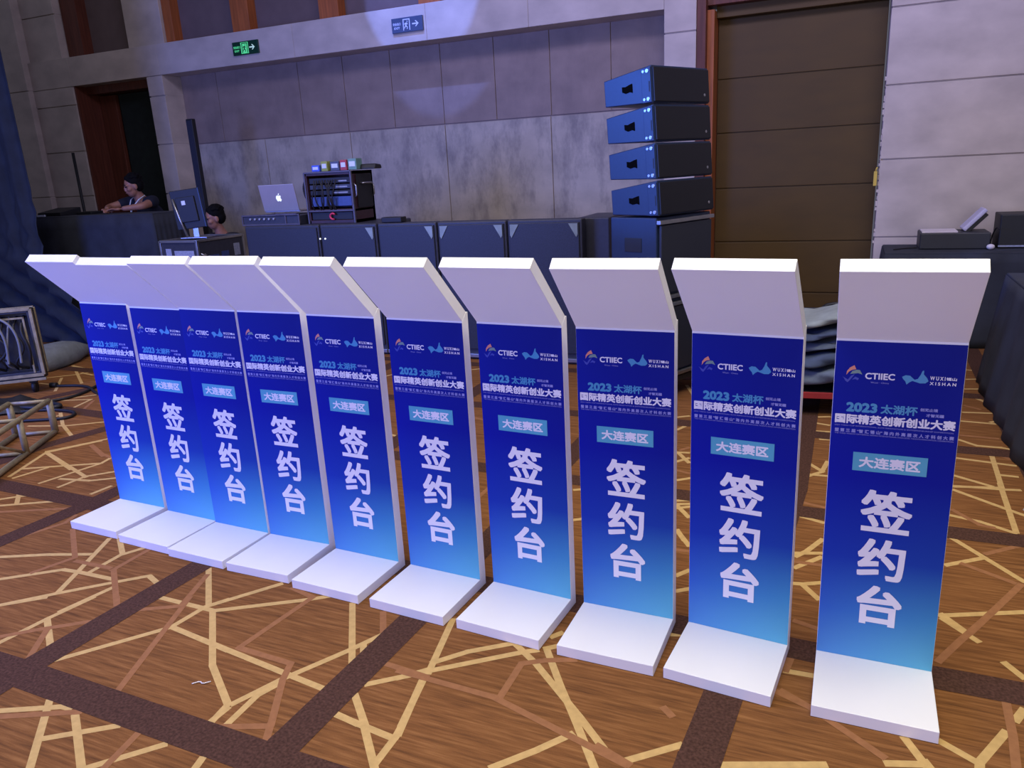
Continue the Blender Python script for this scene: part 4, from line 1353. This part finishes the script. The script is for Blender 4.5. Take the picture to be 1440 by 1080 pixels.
# ------------------------------------------------------------------ stage curtain on the left
def curtain():
    n, rows = 150, 40
    vs, fs = [], []
    for r in range(rows + 1):
        q = r / rows
        z = 4.6 * (1 - q) + 0.003
        xr = -7.70 if z > 0.95 else -7.70 + 0.85 * (1 - z / 0.95) ** 1.15
        for i in range(n + 1):
            u = i / n
            x = -11.0 + (xr + 11.0) * u
            sway = 0.0
            if z < 1.7:
                g = (1.7 - z) / 1.7
                # swagged folds that run diagonally where the hem is pulled aside
                sway = g * 0.085 * math.sin(22 * (z + 0.55 * (x + 9.0))) + g * 0.035 * math.sin(47 * (z + 0.4 * x) + 1.0)
            y = 5.45 + 0.035 * math.sin(x * 21) * (1 - 0.7 * max(0, (1.7 - z) / 1.7)) + 0.015 * math.sin(x * 47 + 2) + sway
            vs.append((x, y, z))
    for r in range(rows):
        for i in range(n):
            a = r * (n + 1) + i
            fs.append((a, a + n + 1, a + n + 2, a + 1))
    mb = MB()
    mb.add(vs, fs, 0, True)
    o = mb.build('stage_curtain', M_CURTAIN)
    s = o.modifiers.new('thick', 'SOLIDIFY')
    s.thickness = 0.006
    return tag(o, 'dark navy stage curtain with swagged hem at the left edge of the room', 'curtain')


curtain()

# ------------------------------------------------------------------ left flight case with cables
FA = math.radians(40)
FC = Vector((-5.97, 4.02, 0))
t = thing('flight_case', 'open black flight case on castors stuffed with cables, at the left edge', 'flight case', FC, FA)
FWD, FDP, FZ0, FZ1 = 0.95, 0.10, 0.15, 0.69
mb = MB()
mb.box(-FWD, 0, FDP - 0.02, FDP, FZ0, FZ1)
mb.box(-FWD, 0, 0.0, FDP, FZ0, FZ0 + 0.03)
mb.box(-FWD, 0, 0.0, FDP, FZ1 - 0.03, FZ1)
mb.box(-FWD, -FWD + 0.03, 0.0, FDP, FZ0, FZ1)
mb.box(-0.03, 0, 0.0, FDP, FZ0, FZ1)
mb.build('shell', M_CASE, t, bevel=0.004)
mb = MB()
for x in (-FWD, 0.0):
    mb.box(x - 0.012, x + 0.012, -0.012, 0.012, FZ0, FZ1)
    mb.box(x - 0.010, x + 0.010, FDP - 0.010, FDP + 0.010, FZ0, FZ1)
for z in (FZ0, FZ1):
    mb.box(-FWD, 0, -0.012, 0.012, z - 0.012, z + 0.012)
    mb.box(-FWD, 0, FDP - 0.010, FDP + 0.010, z - 0.010, z + 0.010)
mb.box(-FWD, 0.01, -0.014, 0.012, FZ0 - 0.045, FZ0 - 0.025)
mb.box(-0.07, -0.055, -0.006, 0.008, FZ0 + 0.02, FZ1 - 0.06)
mb.box(-FWD, -0.055, -0.006, 0.008, FZ1 - 0.075, FZ1 - 0.06)
mb.build('metal_edging', M_TRUSS, t, bevel=0.002)
mb = MB()
mb.box(-FWD, 0, 0.0, FDP, FZ0 - 0.03, FZ0)
mb.build('wheel_board', M_BLACK, t)
for cx in (-0.10, -FWD + 0.1):
    mb = MB()
    mb.cyl((cx - 0.016, 0.05, 0.047), 0.045, 0.032, 16, axis='x')
    mb.box(cx - 0.026, cx + 0.026, 0.02, 0.08, 0.085, FZ0 - 0.03)
    mb.build('castor', M_RUBBER, t)
rnd = random.Random(11)
for i in range(16):
    x = -0.85 + 0.052 * i
    mb = MB()
    p = [(x, 0.06, FZ1 - 0.06), (x + rnd.uniform(-.05, .08), -0.03, FZ1 - 0.16), (x + rnd.uniform(-.1, .12), -0.045, FZ1 - 0.30), (x + rnd.uniform(-.08, .1), -0.02, FZ0 + 0.10), (x + rnd.uniform(-.04, .06), 0.06, FZ0 + 0.05)]
    mb.tube(p, rnd.choice((0.008, 0.010, 0.012)), 8, smooth_path=2)
    mb.build('cable', M_CABLE_G if i in (4, 9, 13) else M_RUBBER, t)
for dx in (0.0, -0.09):
    mb = MB()
    mb.tube([(-0.55 + dx, -0.02, FZ1 + 0.025), (-0.30 + dx, -0.03, FZ1 - 0.02), (-0.16 + dx, -0.05, FZ1 - 0.08), (-0.11 + dx, -0.05, FZ1 - 0.22), (-0.13 + dx, -0.04, FZ0 + 0.12)], 0.010, 8, smooth_path=3)
    mb.build('cable', M_CABLE_G, t)
mb = MB()
mb.tube([(-0.40, -0.03, FZ1 + 0.022), (-0.36, -0.035, FZ1 - 0.1), (-0.40, -0.04, FZ1 - 0.3), (-0.36, -0.03, FZ0 + 0.06)], 0.012, 8, smooth_path=3)
mb.build('cable', M_RUBBER, t)

# grey bundle behind it
t = thing('felt_bundle', 'grey felt bundle lying on the carpet beside the flight case', 'bundle', (-6.86, 4.78, 0))
mb = MB()
sp = [(0.16, -0.44, 0), (0.13, -0.30, 0), (0.08, -0.12, 0), (0.02, 0.06, 0), (0.0, 0.22, 0), (0.02, 0.34, 0)]
mb.tube(sp, [0.05, 0.15, 0.19, 0.17, 0.12, 0.04], 20)
mb.v = [(x + 0.012 * math.sin(y * 23), y, max(0.002, z * 0.8 + 0.07)) for x, y, z in mb.v]
mb.build('roll', M_MATG, t)

# truss section
TD = Vector((0.52, -0.855, 0))
TPp = Vector((-0.855, -0.52, 0))
TZ = 0.235
T_ = Matrix((-TD, TPp, Vector((0, 0, 1)))).transposed().to_4x4()
T_.translation = Vector((-4.86, 3.26, 0))
t = thing('box_truss', 'silver grey box truss section lying on the carpet at the left edge', 'truss', (-4.86, 3.26, 0))


def tr(x, y, z):
    return (TD * x + TPp * y + Vector((0, 0, z)))


TW, TLn, rr = 0.25, 1.7, 0.018
for y in (0, TW):
    for z in (rr, TZ):
        mb = MB()
        mb.tube([tr(0, y, z), tr(TLn, y, z)], rr, 10)
        mb.build('chord', M_TRUSS, t)
for xx in [0.0, 0.42, 0.85, 1.27, 1.7]:
    for y in (0, TW):
        mb = MB()
        mb.tube([tr(xx, y, rr), tr(xx, y, TZ)], 0.019 if xx else 0.022, 10)
        mb.build('post', M_TRUSS, t)
    for z in (rr, TZ):
        mb = MB()
        mb.tube([tr(xx, 0, z), tr(xx, TW, z)], 0.012, 8)
        mb.build('cross_bar', M_TRUSS, t)
for a, b in ((0.42, 0.85), (1.27, 0.85)):
    for y in (0, TW):
        mb = MB()
        mb.tube([tr(a, y, rr), tr(b, y, TZ)], 0.010, 8)
        mb.build('brace', M_TRUSS, t)


# floor cables
def cable(name, label, pts, r=0.011, m=M_RUBBER, plug=False, group='black cables on the carpet at left'):
    mb = MB()
    P = [(x, y, z + r + 0.002) for x, y, z in pts]
    mb.tube(P, r, 8, smooth_path=3)
    if not plug:
        return tag(mb.build(name, m), label, 'cable', group)
    t = thing(name, label, 'cable', P[0], 0, group)
    o = Vector(P[0])
    mb.v = [tuple(Vector(q) - o) for q in mb.v]
    mb.build('cord', m, t)
    mb = MB()
    d = (Vector(P[0]) - Vector(P[1])).normalized()
    mb.tube([(0, 0, 0.008), d * 0.06 + Vector((0, 0, 0.008))], 0.020, 10)
    mb.build('plug', M_BLACK, t)
    return t


cable('floor_cable', 'black cable with a plug end lying on the carpet left of the stands', [(-6.02, 4.14, 0), (-5.75, 4.22, 0), (-5.45, 4.05, 0), (-5.2, 4.0, 0), (-4.4, 3.9, 0)], plug=True)
cable('floor_cable', 'longer black cable snaking from the truss towards the stands', [(-6.3, 3.45, 0), (-5.9, 3.62, 0), (-5.6, 3.80, 0), (-5.55, 4.02, 0), (-5.75, 4.40, 0), (-5.5, 4.55, 0), (-4.6, 4.3, 0)])
cable('floor_cable', 'black cable looping beside the end of the truss', [(-5.9, 3.3, 0), (-5.5, 3.62, 0), (-5.16, 3.66, 0), (-5.05, 3.52, 0), (-5.25, 3.42, 0), (-5.8, 3.18, 0)])
cable('floor_cable', 'black cable bundle under the flight case', [(-6.7, 3.35, 0), (-6.2, 3.55, 0.01), (-5.7, 3.55, 0.01), (-5.3, 3.70, 0), (-5.7, 3.78, 0), (-6.4, 3.62, 0)], r=0.016)
t = thing('black_mat', 'folded black cloth on the carpet in front of the flight case', 'cloth', (-6.10, 3.36, 0), 0.60)
mb = MB()
vs, fs = [], []
for i in range(19):
    for j in range(11):
        x, y = -0.55 + 1.1 * i / 18, -0.17 + 0.34 * j / 10
        e = min(1, (0.56 - abs(x)) / 0.15, (0.18 - abs(y)) / 0.06)
        vs.append((x, y, 0.003 + max(0, e) * (0.07 + 0.02 * math.sin(x * 13 + y * 20) + 0.012 * math.sin(x * 31))))
for i in range(18):
    for j in range(10):
        a = i * 11 + j
        fs.append((a, a + 11, a + 12, a + 1))
mb.add(vs, fs, 0, True)
mb.build('sheet', M_RUBBER, t)
t = thing('chain_fitting', 'short dark chain shackle on the carpet left of the stands', 'shackle', (-5.45, 4.28, 0), 0.5)
for k in range(5):
    mb = MB()
    c = 0.055 * k
    ring = [(c + 0.032 * math.cos(a), (0.016 if k % 2 else 0.022) * math.sin(a), 0.012 + (0.008 * math.sin(a) if k % 2 else 0)) for a in [j * math.pi / 6 for j in range(13)]]
    mb.tube(ring, 0.007, 6)
    mb.build('link', M_TRUSS, t)

# ------------------------------------------------------------------ trolley and blankets behind the last two stands
t = thing('platform_trolley', 'red framed platform trolley on the carpet under the blankets', 'trolley', (-0.02, 5.12, 0), 0.10)
mb = MB()
mb.box(-0.42, 0.42, -0.26, 0.26, 0.125, 0.15)
mb.build('deck', M_BLACK, t, bevel=0.004)
mb = MB()
mb.box(-0.43, 0.43, -0.272, -0.26, 0.118, 0.158)
mb.box(-0.43, 0.43, 0.26, 0.272, 0.118, 0.158)
mb.box(-0.432, -0.42, -0.272, 0.272, 0.118, 0.158)
mb.box(0.42, 0.432, -0.272, 0.272, 0.118, 0.158)
mb.build('red_frame', M_RED, t, bevel=0.003)
for cx in (-0.33, 0.33):
    for cy in (-0.2, 0.2):
        mb = MB()
        mb.cyl((cx - 0.016, cy, 0.052), 0.05, 0.032, 16, axis='x')
        mb.box(cx - 0.024, cx + 0.024, cy - 0.03, cy + 0.03, 0.095, 0.125)
        mb.build('castor', M_RUBBER, t)


def blanket(label, z0, th, w, d, m, seed, dx=0.0):
    rn = random.Random(seed)
    a1, a2, a3 = rn.uniform(0, 6), rn.uniform(0, 6), rn.uniform(0, 6)
    nR, nS = 30, 22
    vs, fs = [], []
    for i in range(nR + 1):
        x = -w / 2 + w * i / nR
        ex = max(0.02, 1 - abs(2 * i / nR - 1) ** 6)
        for k in range(nS):
            a = 2 * math.pi * k / nS
            c, s = math.cos(a), math.sin(a)
            sy = math.copysign(abs(c) ** 0.55, c) * d / 2 * ex ** 0.3
            sz = math.copysign(abs(s) ** 0.7, s) * th / 2 * ex ** 0.5
            wob = 0.016 * math.sin(x * 16 + a1 + 3 * c) + 0.010 * math.sin(x * 33 + a2 + 5 * s)
            vs.append((x + 0.02 * math.sin(a * 2 + a3), sy + wob + 0.02 * math.sin(x * 9 + a2), th / 2 + sz + 0.016 * math.sin(7 * x + 0.8) + 0.012 * math.sin(17 * x + 2.0) + 0.014 + (wob * 0.5 if s > 0.3 else 0)))
    for i in range(nR):
        for k in range(nS):
            fs.append((i * nS + k, i * nS + (k + 1) % nS, (i + 1) * nS + (k + 1) % nS, (i + 1) * nS + k))
    fs += [tuple(range(nS)), tuple(reversed(range(nR * nS, (nR + 1) * nS)))]
    mb = MB()
    mb.add(vs, fs, 0, True)
    o = mb.build('folded_blanket', m, None, loc=(-0.02 + dx, 5.10, z0 + 0.022), rotz=0.10)
    return tag(o, label, 'blanket', 'folded blankets on the trolley')


blanket('lowest grey blue blanket in the pile on the trolley', 0.152, 0.105, 0.80, 0.46, M_DENIM, 1)
blanket('slate blanket second from the bottom of the trolley pile', 0.274, 0.070, 0.78, 0.47, M_DENIM2, 2, 0.01)
blanket('pale grey blanket in the middle of the trolley pile', 0.362, 0.062, 0.80, 0.45, M_DENIM, 3, -0.01)
blanket('slate blanket second from the top of the trolley pile', 0.442, 0.055, 0.76, 0.46, M_DENIM2, 4, 0.01)
blanket('topmost pale grey blanket in the trolley pile', 0.515, 0.065, 0.74, 0.42, M_DENIM3, 5)
t = thing('equipment_bag', 'black equipment bag standing on the carpet behind the blanket trolley', 'bag', (0.0, 5.72, 0), 0.05)
mb = MB()
mb.box(-0.40, 0.42, -0.16, 0.16, 0.0, 0.50)
mb.build('bag_body', M_CLOTH_B, t, bevel=0.05, seg=4)
mb = MB()
mb.tube([(-0.15, 0, 0.49), (-0.12, 0, 0.55), (0.12, 0, 0.55), (0.15, 0, 0.49)], 0.014, 8, smooth_path=2)
mb.build('carry_handle', M_BLACK, t)

# ------------------------------------------------------------------ things on the right tables
t = thing('printer', 'dark printer with paper on top and a raised lilac tray, on the right table', 'printer', (0.53, 7.16, 0.752))
mb = MB()
mb.box(0, 0.50, 0, 0.32, 0, 0.130)
mb.build('body', M_PLAST, t, bevel=0.008)
mb = MB()
mb.box(0.012, 0.27, 0.01, 0.26, 0.131, 0.142)
mb.build('paper_stack', M_PAPER, t, bevel=0.002)
TT = Matrix.Translation((0.33, 0.10, 0.128)) @ Matrix.Rotation(math.radians(-48), 4, 'Y')
mb = MB()
mb.box(0.0, 0.22, 0.0, 0.20, 0.0, 0.035, T=TT)
mb.build('raised_tray', M_PLASTL, t, bevel=0.010)
mb = MB()
mb.box(0.0, 0.20, 0.01, 0.19, -0.028, -0.001, T=TT)
mb.build('tray_back', M_BLACK, t, bevel=0.005)
t = thing('black_equipment_box', 'black equipment box at the right edge, on the far right table', 'box', (1.09, 7.20, 0.752))
mb = MB()
mb.box(0, 0.45, 0, 0.30, 0.0, 0.265)
mb.build('body', M_BLACK, t, bevel=0.008)
mb = MB()
mb.box(0.0, 0.45, -0.004, 0.0, 0.012, 0.024)
mb.build('front_strip', M_LABEL, t)
cable('printer_cable', 'thin black cable rising between the printer and the black box', [(1.05, 7.32, 0.752), (1.05, 7.28, 0.80), (1.055, 7.25, 0.86), (1.062, 7.16, 0.92), (1.075, 7.10, 0.90)], r=0.005, group='cables on the right table')
cable('printer_cable', 'thin black cable trailing left of the printer', [(0.34, 7.10, 0.752), (0.40, 7.16, 0.752), (0.46, 7.20, 0.752), (0.515, 7.22, 0.752)], r=0.005, group='cables on the right table')
t = thing('crumpled_tape', 'small crumpled beige tape ball beside the printer', 'tape', (1.03, 7.12, 0.752))
mb = MB()
mb.ball((0, 0, 0.022), 0.030, 0.024, 0.022, 12, 8)
mb.build('wad', M_PAPER, t)
# litter on the carpet
for nm, lab, x, y, a in (('paper_scrap', 'tiny white paper scrap on the carpet at the right edge', 0.80, 3.72, 0.4), ('paper_scrap', 'thin pale thread scrap on the dark carpet band at lower left', -1.87, 1.55, 1.1)):
    mb = MB()
    if a < 1:
        mb.prism_x([(-0.018, 0.0012), (0.018, 0.0012), (0.006, 0.022), (-0.012, 0.010)], -0.014, 0.014)
    else:
        mb.tube([(-0.03, -0.004, 0.003), (-0.005, 0.006, 0.004), (0.005, -0.008, 0.004), (0.03, 0.004, 0.003)], 0.002, 6, smooth_path=1)
    tag(mb.build(nm, M_PAPER, None, loc=(x, y, 0), rotz=a if a < 1 else 0.4), lab, 'litter')
